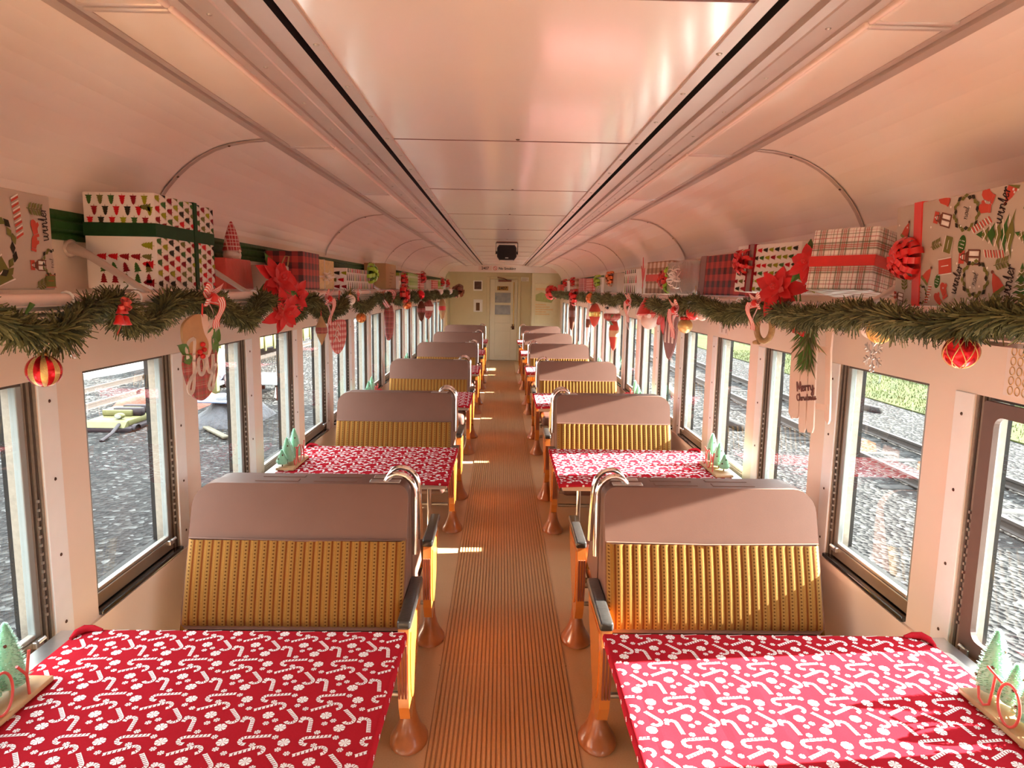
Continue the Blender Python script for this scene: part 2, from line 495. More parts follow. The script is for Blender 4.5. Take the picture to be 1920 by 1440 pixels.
wall(-1, 'wall_left'); wall(1, 'wall_right')
bk = MB(); bk.box(-1.47, 1.47, YB - .08, YB, -.1, 2.5); struct('wall_back', bk, M['wall'])

# windows -------------------------------------------------------------
def window(sx, detail):
    """built for the opening y -.575 .. 0 on the wall face x = WX"""
    r = empty('window_1'); r['kind'] = 'structure'
    X = lambda b, x0, x1, *a: b.box(min(sx * x0, sx * x1), max(sx * x0, sx * x1), *a)
    fr = MB()                                                # tracks at the far and near jamb, head
    for i, (y0, y1, m) in enumerate(((-.009, 0, 1), (-.015, -.009, 0), (-.023, -.015, 1), (-.028, -.023, 0), (-.036, -.028, 1))):
        X(fr, WX + .003 + i * .0035, 1.402, y0, y1, SILL, HEAD, m)
    X(fr, WX + .012, 1.402, -.575, -.562, SILL, HEAD, 1)
    X(fr, 1.366, 1.424, -.024, -.010, SILL, HEAD, 2); X(fr, 1.366, 1.424, -.563, -.551, SILL, HEAD, 2); X(fr, 1.368, 1.424, -.551, -.024, SILL - .004, SILL + .034, 2)
    X(fr, WX + .018, 1.402, -.562, -.036, HEAD - .010, HEAD, 0)
    obj('window_frame', fr, [M['track'], M['track2'], M['ojamb']], r)
    for y0, y1 in ((-.060, -.036), (-.562, -.540)):
        st = MB(); X(st, 1.344, 1.366, y0, y1, SILL + .03, HEAD - .010)
        obj('sash_stile', st, M['grey'], r, bevel=.003)
    sr = MB(); X(sr, 1.338, 1.366, -.562, -.036, SILL + .004, SILL + .050)
    o = obj('sash_rail', sr, M['sash'], r, bevel=.003)
    hl = MB(); X(hl, 1.343, 1.364, -.540, -.060, SILL + .050, SILL + .063)
    obj('glazing_bead', hl, M['alum2'], o, bevel=.003)
    if detail:
        lt = MB(); X(lt, 1.326, 1.340, -.085, -.050, SILL + .03, SILL + .05)
        lt.tube([(sx * 1.33, -.07, SILL + .045), (sx * 1.318, -.055, SILL + .055)], .006, 6)
        obj('latch', lt, M['steel'], o, bevel=.003)
        nt = MB()                                            # notched latch rack beside the sash
        for i in range(14): X(nt, 1.332, 1.338, -.022, -.016, SILL + .10 + i * .026, SILL + .108 + i * .026)
        obj('latch_rack', nt, M['alum2'], r)
    gl = MB(); X(gl, 1.350, 1.355, -.545, -.055, SILL + .055, HEAD - .008)
    obj('window_pane', gl, M['glass'], r)
    sl = MB(); X(sl, WX - .014, 1.40, -.575, 0, SILL - .016, SILL)
    obj('window_sill', sl, M['sill'], r, bevel=.004)
    cs = MB(); X(cs, WX - .005, WX + .001, .0, .082, SILL - .03, HEAD)
    c = obj('window_casing', cs, M['white'], r, bevel=.002)
    if detail:
        for z in (.74, .95, 1.18, 1.41):
            s = MB(); T = Matrix.Translation((sx * (WX - .005), .045, z)) @ Matrix.Rotation(sx * -pi / 2, 4, 'Y')
            s.sphere(.0055, 8, 4, 0, T, .5); obj('screw', s, M['bolt'], c)
    return r
NW = 0
for sx in (-1, 1):
    near, far = window(sx, True), window(sx, False)
    near.location.y = YW; far.location.y = YW + WP * 6
    for j in range(J0, J1 + 1):
        o = near if j == 0 else far if j == 6 else copy_tree(near if 0 < j < 6 else far)
        o.location.y = YW + WP * j
        NW += 1; o.name = 'window_%d' % NW
        if sx == 1 and j == 0: w0 = o
# the nearest sunlit window has an extra brown frame
def rr(y0, y1, z0, z1, r_): return [(cy + r_ * cos(a), cz + r_ * sin(a)) for cy, cz, a0 in ((y1 - r_, z1 - r_, 0), (y0 + r_, z1 - r_, pi / 2), (y0 + r_, z0 + r_, pi), (y1 - r_, z0 + r_, 1.5 * pi)) for a in [a0 + pi / 2 * i / 5 for i in range(6)]]
po, pi_ = rr(-.545, -.034, SILL + .035, HEAD - .012, .008), rr(-.505, -.080, SILL + .085, HEAD - .05, .03)
b = MB(); n_ = len(po)
vs = [(x, y, z) for x in (1.330, 1.346) for pp in (po, pi_) for y, z in pp]
for q in range(n_):
    e_ = (q + 1) % n_
    b.add([vs[q], vs[e_], vs[n_ + e_], vs[n_ + q]], [(0, 1, 2, 3)]); b.add([vs[n_ + q], vs[n_ + e_], vs[3 * n_ + e_], vs[3 * n_ + q]], [(0, 1, 2, 3)]); b.add([vs[2 * n_ + q], vs[2 * n_ + e_], vs[3 * n_ + e_], vs[3 * n_ + q]], [(0, 1, 2, 3)]); b.add([vs[q], vs[e_], vs[2 * n_ + e_], vs[2 * n_ + q]], [(0, 1, 2, 3)])
obj('storm_frame', b, M['storm'], w0, recalc=False)

# ceiling -------------------------------------------------------------
cp = [(.84, 2.279), (.90, 2.278), (.975, 2.271), (1.04, 2.258), (1.093, 2.240), (1.145, 2.213), (1.19, 2.182), (1.232, 2.145), (1.27, 2.103), (1.30, 2.060), (1.325, 2.012), (1.338, 1.95)]
ce = MB()
ce.box(-.46, .46, YB, 15.9, ZC, ZC + .03, 0)
for sx in (-1, 1):
    ce.sweep(cp, YB, 15.9, 1, sx=sx)
    ce.sweep([(x + .02, z + .03) for x, z in cp], YB, 15.9, 1, sx=sx)
ce.box(-1.6, 1.6, YB - .1, YE + .4, 2.52, 2.58, 1)
ceiling = struct('ceiling', ce, [M['ceil'], M['cove']], recalc=False)
for k in range(-3, 11):
    s = MB(); y = YS + k * Q
    s.box(-.436, .436, y - .004, y + .004, ZC - .0015, ZC + .004)
    o = obj('ceiling_seam', s, M['seam'], ceiling)
    b = MB(); T = Matrix.Translation((.02, y - .03, ZC)); b.sphere(.008, 8, 4, 0, T, .5)
    obj('screw', b, M['bolt'], o)
for k in (-2, 0, 2, 4, 5, 7, 9):
    for sx in (-1, 1):
        s = MB(); y = YS + k * Q
        pr = [(x - .004, z - .006) for x, z in cp]
        vs, fs = [], []
        for i, (x, z) in enumerate(pr):
            vs += [(sx * x, y - .014, z + .004), (sx * x, y - .011, z), (sx * x, y + .011, z), (sx * x, y + .014, z + .004)]
            if i: fs += [(4 * i - 4 + q, 4 * i - 3 + q, 4 * i + 1 + q, 4 * i + q) for q in range(3)]
        s.add(vs, fs, 0, False)
        o = obj('ceiling_batten', s, M['alum'], ceiling)
        for q in (3, 7):
            b = MB(); b.sphere(.006, 8, 4, 0, Matrix.Translation((sx * pr[q][0], y, pr[q][1])), .6); obj('screw', b, M['bolt'], o)
# light troughs: one long trim per side, a milky lens unit every bay
tp = [(.434, 2.289), (.434, 2.281), (.468, 2.281), (.468, 2.33), (.486, 2.33), (.486, 2.279), (.540, 2.279), (.543, 2.286), (.550, 2.286), (.553, 2.272), (.575, 2.270), (.578, 2.267),
      (.622, 2.266), (.624, 2.269), (.627, 2.269), (.629, 2.262), (.652, 2.258), (.656, 2.270), (.812, 2.270), (.816, 2.258), (.832, 2.257), (.834, 2.262), (.838, 2.262), (.840, 2.252), (.872, 2.254), (.880, 2.279)]
tm = [1 if i in (2, 3, 4) else 0 for i in range(len(tp) - 1)]
for i, sx in enumerate((-1, 1)):
    t = MB(); t.sweep(tp, YB, 15.9, mats=tm, sx=sx)
    trim = struct('trim_%d' % (i + 1), t, [M['alum'], M['slot']], recalc=False)
    for k in range(26):
        s = MB(); y = 1.3 + k * .32
        s.sphere(.0075, 8, 4, 0, Matrix.Translation((sx * (.450 if k % 2 else .452), y, 2.281)), .5)
        s.sphere(.006, 8, 4, 0, Matrix.Translation((sx * .603, y + .12, 2.2665)), .5)
        obj('rivet', s, M['alum2'], trim)
ORD = ['first', 'second', 'third', 'fourth', 'fifth', 'sixth', 'seventh', 'eighth', 'ninth', 'tenth', 'eleventh', 'twelfth', 'thirteenth']
lt = empty('ceiling_light')
b = MB(); b.rbox(-.078, .078, -Q / 2 + .006, Q / 2 - .006, -.016, .012, .012, 0, 3)
obj('lens', b, M['lens'], lt)
for s in (-1, 1):
    b = MB(); b.rbox(-.080, .080, s * (Q / 2 - .012) - .008, s * (Q / 2 - .012) + .008, -.019, .010, .005, 0, 2)
    obj('end_clip', b, M['alum'], lt)
b = MB(); b.rbox(-.088, -.076, -Q / 2 + .004, Q / 2 - .004, -.018, .010, .005); obj('lens_rim', b, M['pinkw'], lt)
first = True
for sx, side in ((-1, 'over the shaded side'), (1, 'over the sunlit side')):
    for k in range(-2, 11):
        o = lt if first else copy_tree(lt); first = False
        y1 = YS + k * Q
        o.location = (sx * .734, y1 - Q / 2, 2.268); o.rotation_euler = (0, 0, 0 if sx > 0 else pi)
        tag(o, 'long unlit milky ceiling light panel, %s of the coach %s' % (ORD[k + 2], side), 'ceiling light', 'milky ceiling lights along the coach')

# green moulding behind the racks
for i, sx in enumerate((-1, 1)):
    g_ = MB()
    pr = [(1.342, 1.868), (1.322, 1.872), (1.318, 1.885), (1.324, 1.893), (1.314, 1.903), (1.312, 1.922), (1.322, 1.930), (1.316, 1.940), (1.320, 1.956), (1.342, 1.960)]
    g_.sweep(pr, YB, 15.9, sx=sx)
    struct('trim_%d' % (i + 3), g_, M['green_band'])

# far end ------------------------------------------------------------
e = MB()
e.box(-1.33, -.40, YE, YE + .08, 0, 2.3); e.box(.43, 1.33, YE, YE + .08, 0, 2.3); e.box(-.40, .43, YE, YE + .08, 2.05, 2.3)
e.box(-1.40, 1.40, 15.9, YE + .08, 2.50, 2.52); e.box(-.40, .43, YE + .065, YE + .10, -.02, 2.05); e.box(-1.47, 1.47, YE + .08, YE + .16, -.95, 2.52)  # unseen plate added behind the door leaf blocks light leaking round it
struct('wall_end', e, M['endwall'])
e = MB(); e.box(-1.30, 1.30, 15.895, 15.94, 2.125, 2.286); e.box(-1.2, 1.2, 15.94, YE, 2.27, 2.30)
e.box(-1.18, 1.18, 15.885, 15.90, 2.125, 2.145)
struct('trim_5', e, M['cove'])
e = MB()
cpp = [(sx * x, z) for sx in (1,) for x, z in cp]
pts = [(x, z) for x, z in cp] + [(1.338, 2.30), (.84, 2.30)]
for sx in (-1, 1): e.prism([(sx * x, z) for x, z in pts], 15.9, 15.93, axis='y')
e.box(.665, 1.328, 15.97, 16.02, 0, 2.13); e.box(-1.328, -1.29, 15.97, YE, 0, 2.13); e.box(.665, .70, 16.02, YE, 0, 2.13)
struct('wall_bulkhead', e, M['endwall'])
# end door
d = empty('door_1', (0, YE, 0)); d['kind'] = 'structure'
b = MB(); b.box(-.40, -.325, -.02, .06, 0, 2.05); b.box(.355, .43, -.02, .06, 0, 2.05); b.box(-.325, .355, -.02, .06, 1.985, 2.05)
obj('door_frame', b, M['endwall'], d, bevel=.006)
b = MB()
xs = [-.32, -.195, .185, .35]
b.box(-.32, -.195, .01, .05, .01, 1.98); b.box(.185, .35, .01, .05, .01, 1.98)
for z0, z1 in ((.01, .12), (.72, .92), (1.105, 1.13), (1.36, 1.42), (1.66, 1.98)): b.box(-.195, .185, .01, .05, z0, z1)
b.box(-.195, .185, .022, .04, .12, .72); b.box(-.195, .185, .022, .04, .92, 1.105)
obj('door_leaf', b, M['door'], d, bevel=.004)
for z0, z1 in ((1.13, 1.36), (1.42, 1.66)):
    b = MB(); b.box(-.195, .185, .026, .034, z0, z1)
    m, nt, out = new_mat('hazy_door_glass'); g = G(nt); vec, x, y, z = g.obj()
    bsdf(g, out, g.mix(g.noise(vec, 9, 4), (.10, .12, .15), (.42, .45, .50)), .12)
    obj('door_pane', b, m, d)
b = MB(); b.box(-.145, .125, .0, .012, 1.715, 1.815); pl = obj('number_plate', b, M['plate'], d, bevel=.003)
b = MB(); b.tube([(.262, -.006, .85), (.262, -.006, 1.92)], .011, 6); obj('bolt_rod', b, M['gold'], d)
b = MB(); b.tube([(.25, .01, .84), (.25, -.05, .84), (.20, -.055, .83)], .013, 8); b.rbox(.225, .285, -.006, .012, .77, .90, .005)
obj('door_handle', b, M['bolt'], d)
b = MB(); b.box(-.12, .20, -.06, .0, 1.925, 1.965); b.tube([(.10, -.05, 1.96), (.02, -.12, 2.0), (-.14, -.03, 2.03)], .012, 6)
obj('door_closer', b, M['oxblood'], d, bevel=.006)

# ---- lettering from the built-in face
def text_geo(s, size, bold=False):
    cu = bpy.data.curves.new('lettering', 'FONT'); cu.body = s; cu.size = size; cu.align_x = 'CENTER'; cu.align_y = 'CENTER'; cu.resolution_u = 3
    if bold: cu.offset = size * .02
    o = bpy.data.objects.new('lettering', cu); COL.objects.link(o)
    dg = DG(); dg.update()
    me = bpy.data.meshes.new_from_object(o.evaluated_get(dg))
    vs = [v.co.copy() for v in me.vertices]; fs = [list(p.vertices) for p in me.polygons]
    bpy.data.objects.remove(o); bpy.data.curves.remove(cu); bpy.data.meshes.remove(me)
    return vs, fs
def frame(o, u, v):
    """matrix taking local x,y,z to o + x u + y v + z n"""
    u = Vector(u).normalized(); v = Vector(v).normalized(); n = u.cross(v)
    return Matrix(((u.x, v.x, n.x, o[0]), (u.y, v.y, n.y, o[1]), (u.z, v.z, n.z, o[2]), (0, 0, 0, 1)))
def put_text(mb, s, size, T, mat=0, bold=False):
    vs, fs = text_geo(s, size, bold); mb.add(vs, fs, mat, False, T)
b = MB(); put_text(b, '2407', .105, frame((-.01, -.0005, 1.765), (1, 0, 0), (0, 0, 1)), 0, True)
obj('number', b, M['ink'], pl)
b = MB(); b.box(-.055, .055, -.0002, .002, -.06, .06, 1)
T = frame((0, -.002, 0), (1, 0, 0), (0, 0, 1))
ring = [(.045 * cos(2 * pi * i / 24), .045 * sin(2 * pi * i / 24), 0) for i in range(24)]
s = empty('no_smoking_sign', (0, 15.885, 2.215))
tag(s, 'No Smoking lettering with red pictogram on the cream header above the end door', 'sign')
b = MB(); b.box(-.24, -.14, -.003, .0, -.055, .055, 0); obj('backing', b, M['wht'], s)
b = MB()
b.tube([(-.19 + p[0] * .9, -.005, p[1] * .9) for p in ring], .005, 6, 0, True); b.tube([(-.218, -.005, .028), (-.162, -.005, -.028)], .005, 6)
obj('pictogram', b, M['red_sat'], s)
b = MB(); put_text(b, 'No Smoking', .078, frame((.085, -.001, -.005), (1, 0, 0), (0, 0, 1)), 0, True); obj('lettering', b, M['ink'], s)
s = empty('coach_number', (-.42, 15.885, 2.215)); tag(s, 'black coach number lettered on the cream header beside the No Smoking sign', 'sign')
b = MB(); b.box(-.15, .15, -.002, 0, -.05, .05); obj('backing', b, M['pinkw'], s)
b = MB(); put_text(b, '2407', .085, frame((0, -.003, -.005), (1, 0, 0), (0, 0, 1)), 0, True); obj('lettering', b, M['ink'], s)
# things on the end wall
def plaque(name, label, cat, x, z, w, h, m, inner=None, y=YE, minner=None):
    o = empty(name, (x, y, z)); tag(o, label, cat)
    b = MB(); b.box(-w / 2, w / 2, -.014, 0, -h / 2, h / 2); obj('panel' if name != 'picture' else 'frame', b, m, o, bevel=.003)
    if inner:
        b = MB(); b.box(inner[0], inner[1], -.017, -.012, inner[2], inner[3]); obj('inset', b, minner, o)
    return o
plaque('picture', 'small framed dark photograph on the end wall, above the white switch plate', 'picture', -.614, 1.82, .22, .25, M['white'], (-.085, .085, -.085, .10), minner=M['photo'])
plaque('switch_plate', 'white plate with brown slot on the end wall beside the door', 'plate', -.607, 1.338, .22, .30, M['white'], (-.05, .04, -.12, .07), minner=M['bark'])
o = plaque('notice', 'small white notice at the top corner of the end door', 'sign', .525, 2.0 - .01, .19, .10, M['white'])
b = MB()
for i in range(3): b.box(-.07, .07 - .03 * (i == 2), -.0146, -.0142, .022 - i * .026, .030 - i * .026)
obj('print', b, M['igrey'], o)
o = plaque('poster', 'faded yellow poster with green banner on the wall beside the end door', 'poster', 1.0, 1.43, .54, .92, M['poster'], y=15.97)
b = MB()
b.poly([(-.25, -.0145, .06), (-.25, -.0145, .20), (-.12, -.0145, .26), (.0, -.0145, .22), (.1, -.0145, .26), (.2, -.0145, .16), (.12, -.0145, .02), (.0, -.0145, .03)], 0)
for i in range(5): b.box(-.25, .0 + .08 * (i % 3), -.0146, -.0142, -.04 - i * .055, -.01 - i * .055, 1)
b.box(-.25, .05, -.0146, -.0142, .30, .36, 1)
obj('print', b, [M['postgreen'], M['posttan']], o)

# loudspeaker hanging below the ceiling
sp = empty('loudspeaker', (.02, 8.0, 2.165)); tag(sp, 'black loudspeaker hung below the ceiling over the far aisle', 'speaker')
pts = [(-.112, -.05), (-.085, -.085), (.085, -.085), (.112, -.05), (.112, .05), (.09, .085), (-.09, .085), (-.112, .05)]
b = MB(); b.prism(pts, -.01, .14, 0, 'y'); obj('cabinet', b, M['blk'], sp, bevel=.012)
b = MB(); b.prism([(x * .9, z * .88) for x, z in pts], -.016, -.008, 0, 'y'); gr = obj('grille', b, M['mesh'], sp, bevel=.003)
b = MB(); b.box(-.018, .018, -.019, -.015, -.066, -.058); obj('badge', b, M['steel'], gr)
b = MB()
b.box(-.128, -.122, .05, .09, -.02, .11); b.box(.122, .128, .05, .09, -.02, .11); b.box(-.128, .128, .05, .09, .108, .115)
obj('bracket', b, M['blk'], sp)
for s_ in (-1, 1):
    b = MB(); b.lathe([(.0001, .0), (.018, 0), (.018, .018), (.0001, .018)], 10, 0, Matrix.Translation((s_ * .112, .07, 0)) @ Matrix.Rotation(s_ * pi / 2, 4, 'Y')); obj('knob', b, M['blk'], sp)
b = MB(); b.box(-.12, .12, .02, .12, .115, .124); obj('mount_plate', b, M['oxblood'], sp)
# ------------------------------------------------------------------ seats
def back_outline(x0, x1, z0, z1, ra, rb, n=7):
    """rounded top corners: ra at x0 side, rb at x1 side"""
    p = [(x0 + .02, z0), (x1 - .02, z0), (x1, z0 + .02)]
    p += [(x1 - rb + rb * cos(a), z1 - rb + rb * sin(a)) for a in [pi / 2 * i / n for i in range(n + 1)]]
    p += [(x0 + ra - ra * sin(a), z1 - ra + ra * cos(a)) for a in [pi / 2 * i / n for i in range(n + 1)]]
    p += [(x0, z0 + .02)]
    return p

def make_seat(sx, kind):
    """origin on the floor at the pedestal (x = .37 from the aisle middle); local +x towards the window (mirrored by sx), faces local -y.
    kind 0: the seat facing the camera; 1: its back-to-back mate."""
    r = empty('walkover_seat')
    S = lambda x: sx * x
    if kind == 0:
        yb, yt, yr, zt, yc0, yc1 = -.012, .165, .245, .985, -.27, .06     # back bottom/top front, rear, cushion
        a0, a1 = -.165, .225
    else:
        yb, yt, yr, zt, yc0, yc1 = .19, .46, .535, .975, -.23, .25
        a0, a1 = -.20, .19
    zb = .47
    x0, x1 = .012, .845
    fy = lambda z: yb + (yt - yb) * (z - zb) / (zt - zb)
    # vinyl body
    b = MB(); ol = back_outline(x0, x1, zb, zt, .045, .085)
    n = len(ol)
    vs = [(S(x), fy(z), z) for x, z in ol] + [(S(x), max(yr, fy(z) + .05), z) for x, z in ol]
    b.add(vs, [list(range(n))[::-1], list(range(n, 2 * n))], 0)
    b.add(vs, [(i, (i + 1) % n, n + (i + 1) % n, n + i) for i in range(n)], 0, True)
    back = obj('backrest', b, M['vinyl'], r, bevel=.022, seg=3)
    # gold woven panel with flutes over the lower part
    b = MB(); nx, nz = 24 * 4, 12; zf = .787
    vs, fs = [], []
    for k in range(nz + 1):
        t = k / nz; z = zb - .012 + (zf - zb + .012) * t
        for i in range(nx + 1):
            u = i / nx; x = x0 - .001 + (x1 - x0 + .002) * u
            fl_ = abs(sin(pi * u * 24)) * .0045
            edge = min(1, min(u, 1 - u) / .035); roll = sin(pi / 2 * edge)
            bul = .016 * sin(pi * min(1, t * 1.25) * .5) if t < .8 else .016
            if t < .12: bul -= .05 * (1 - t / .12) ** 2
            y = fy(z) - .006 - (bul + fl_) * roll + (1 - roll) * .012
            vs.append((S(x), y, z))
    for k in range(nz):
        for i in range(nx):
            a = k * (nx + 1) + i; fs.append((a, a + 1, a + nx + 2, a + nx + 1))
    b.add(vs, fs, 0, True)
    obj('woven_panel', b, M['fabric'], back)
    b = MB(); b.tube([(S(x0 + .004), fy(zf) - .006, zf), (S(.4), fy(zf) - .024, zf), (S(x1 - .004), fy(zf) - .006, zf)], .004, 6)
    obj('seam_piping', b, M['vinyl'], back)
    # slots on the top edge and plate of the handle
    for q in (.22, .45):
        b = MB(); b.box(min(S(q), S(q + .17)), max(S(q), S(q + .17)), yt + .030, yr - .016, zt - .002, zt + .002); obj('top_pad', b, M['vinyl'], back, bevel=.0015)
    # cushion
    b = MB(); b.rbox(min(S(.03), S(.84)), max(S(.03), S(.84)), yc0, yc1 + .08, .345, .465, .035, 0, 3)
    obj('seat_cushion', b, M['vinyl2'], r)
    # grab handle: chrome loop over the aisle corner
    hx, hy = .0, (yt + yr) / 2
    pts = [(-.012, hy - .035, .70), (-.012, hy - .02, .80), (-.010, hy, .90)]
    pts += [(-.010 + .072 * (1 - cos(a)), hy + .004, .935 + .082 * sin(a)) for a in [pi / 2 * i / 6 for i in range(7)]]
    pts += [(.062 + .058 * sin(a), hy + .004, .935 + .082 * cos(a) + .0) for a in [pi / 2 * i / 6 * .75 for i in range(1, 7)]]
    pts[-1] = (pts[-1][0], pts[-1][1], zt - .004)
    b = MB(); b.tube([(S(x), y, z) for x, y, z in pts], .0115, 10)
    h = obj('grab_handle', b, M['chrome'], r)
    b = MB(); b.box(min(S(.05), S(.17)), max(S(.05), S(.17)), hy - .018, hy + .022, zt - .001, zt + .004); obj('handle_plate', b, M['steel'], h, bevel=.002)
    # aisle end: armrest, shield-shaped panel, pedestal
    b = MB(); b.rbox(min(S(-.038), S(.012)), max(S(-.038), S(.012)), a0, a1, .552, .587, .010, 0, 3)
    obj('armrest', b, M['black'], r)
    yc = (a0 + a1) / 2
    sh = [(a0 + .010, .555), (a0 - .012, .47), (a0 - .010, .36), (a0 + .010, .25), (a0 + .045, .185), (a0 + .085, .165), (a0 + .13, .185), (yc + .03, .28), (a1 - .09, .39), (a1 - .03, .475), (a1 - .005, .555)]
    if kind == 1: sh = [(a0 + a1 - y, z) for y, z in sh]
    b = MB(); b.prism(sh, S(-.030), S(.008), 0, 'x')
    p = obj('side_panel', b, M['orange'], r, bevel=.004)
    b = MB()
    cy_ = sum(y for y, z in sh) / len(sh); sc = [((y - cy_) * .70 + cy_, (z - .40) * .72 + .41) for y, z in sh]; b.prism(sc, S(-.034), S(-.029), 0, 'x')
    obj('raised_panel', b, M['orange'], p, bevel=.003)
    b = MB()                                                  # edge strip of stacked layers
    for i, x in enumerate((-.026, -.014, -.002)):
        ye = a0 - .014 if kind == 0 else a1 + .006; b.box(min(S(x), S(x + .008)), max(S(x), S(x + .008)), ye, ye + .008, .30, .50)
    obj('edge_strip', b, M['oxblood'], p)
    b = MB()
    prof = [(.034, .26), (.034, .17), (.040, .12), (.054, .078), (.074, .045), (.092, .024), (.102, .012), (.104, .002)]
    b.lathe(prof[::-1], 18, 0, Matrix.Translation((S(-.004), yc, 0)) @ Matrix.Diagonal((.72, 1, 1, 1)))
    f = obj('pedestal', b, M['foot'], r)
    for q in range(4):
        a = pi / 4 + q * pi / 2
        b = MB(); b.sphere(.011, 8, 5, 0, Matrix.Translation((S(-.004) + .056 * cos(a), yc + .078 * sin(a), .016)), .7); obj('bolt', b, M['bolt'], f)
    # under frame: rails to the wall side
    b = MB()
    for y in (yc - .03, yc + .03): b.tube([(S(.03), y, .30), (S(.93), y, .30)], .014, 8)
    b.tube([(S(.03), yc, .19), (S(.90), yc, .19)], .012, 8); b.box(min(S(.88), S(.92)), max(S(.88), S(.92)), yc - .10, yc + .10, .0, .33)
    obj('seat_frame', b, M['alum2'], r)
    return r

def ordn(k): return ORD[k]
SIDE = {-1: 'shaded side', 1: 'sunlit side'}
for sx in (-1, 1):
    for kind, y0, txt in ((0, 2.445, 'brown and gold bench seat facing us, {o} on the {s} of the aisle'),
                          (1, 3.255, 'bench seat turned away from us, backing the {o} facing seat, {s}')):
        proto = None
        for k in range(6 if kind == 0 else 5):
            if proto is None: o = proto = make_seat(sx, kind)
            else: o = copy_tree(proto)
            # the away-facing mate is the same build turned about
            o.location = (sx * .372, y0 + TP * k, 0)
            if kind == 1:
                o.scale = (1, -1, 1)
            tag(o, txt.format(o=ordn(k), s=SIDE[sx]), 'seat', 'walkover seats in facing pairs, ' + SIDE[sx])

# ------------------------------------------------------------------ tables and cloths
def cane(hand, L=.06, w=.0098, hook=.024):
    """list of white stripe quads of a candy cane standing along +y, hook at the top turning to hand"""
    path = [(0, 0)]
    ns = 6
    for i in range(ns): path.append((0, L * (i + 1) / ns))
    r = hook / 2
    for i in range(1, 7):
        a = pi * i / 6 * 1.05
        path.append((hand * (r - r * cos(a)), L + r * sin(a)))
    out = []
    def side(i):
        a = Vector(path[max(i - 1, 0)]); c = Vector(path[min(i + 1, len(path) - 1)]); t = (c - a).normalized(); return Vector((-t.y, t.x)) * w / 2
    for i in range(len(path) - 1):
        p, q = Vector(path[i]), Vector(path[i + 1])
        u = p + (q - p) * .0; v = p + (q - p) * (.70 if i < len(path) - 2 else 1)
        s0, s1 = side(i), side(i + 1)
        k = (q - p) * .16
        out.append([u - s0 - k, u + s0 + k, v + s1 + k, v - s1 - k])
    # white edge on one side joins the stripes
    for i in range(len(path) - 1):
        p, q = Vector(path[i]), Vector(path[i + 1]); s0, s1 = side(i), side(i + 1)
        out.append([p + s0, p + s0 * .62, q + s1 * .62, q + s1])
    return out
def mint(r, n=7):
    out = []
    for i in range(n):
        a = 2 * pi * i / n
        out.append([Vector((0, 0)), Vector((r * cos(a) * .98, r * sin(a) * .98)), Vector((r * 1.04 * cos(a + .36), r * 1.04 * sin(a + .36))), Vector((r * cos(a + .74), r * sin(a + .74)))])
    out.append([Vector((r * cos(2 * pi * i / 14) * 1.06, r * sin(2 * pi * i / 14) * 1.06)) for i in range(0)])
    return [p for p in out if p]
CELL = (.135, .160)
ITEMS = [('c', .93, .06, 97, -1, .052), ('c', .905, .345, -62, 1, .056), ('c', .33, .53, 219, 1, .042), ('c', .70, .76, 8, -1, .040),
         ('m', .42, .13, .0132), ('m', .96, .52, .0132), ('m', .27, .81, .0132), ('s', .93, .19, .0072), ('s', .24, .02, .0072), ('s', .38, .28, .0072), ('s', .55, .36, .0072),
         ('s', .59, .59, .0072), ('s', .99, .71, .0072), ('s', .93, .91, .0072), ('s', .12, .64, .0072)]
def cloth_print(x0, x1, y0, y1, z):
    b = MB()
    nx, ny = int((x1 - x0) / CELL[0]) + 3, int((y1 - y0) / CELL[1]) + 3
    for ix in range(-1, nx):
        for iy in range(-1, ny):
            for it in ITEMS:
                cx = x0 + (ix + it[1]) * CELL[0] + iy * .004; cy = y1 - (iy + it[2]) * CELL[1]
                if it[0] == 'c':
                    a = radians(it[3]); polys = [[Vector((p.x - it[4] * .008, p.y - it[5] * .6)) for p in q] for q in cane(it[4], it[5])]
                else:
                    a = ix * 1.3 + iy * .7 + it[1] * 9; polys = mint(it[3], 7 if it[0] == 'm' else 6)
                ca, sa = cos(a), sin(a)
                for q in polys:
                    pts = [(cx + p[0] * ca - p[1] * sa, cy + p[0] * sa + p[1] * ca) for p in q]
                    if all(x0 + .002 < px < x1 - .002 and y0 + .002 < py < y1 - .002 for px, py in pts):
                        b.poly([(px, py, z) for px, py in pts])
    return b

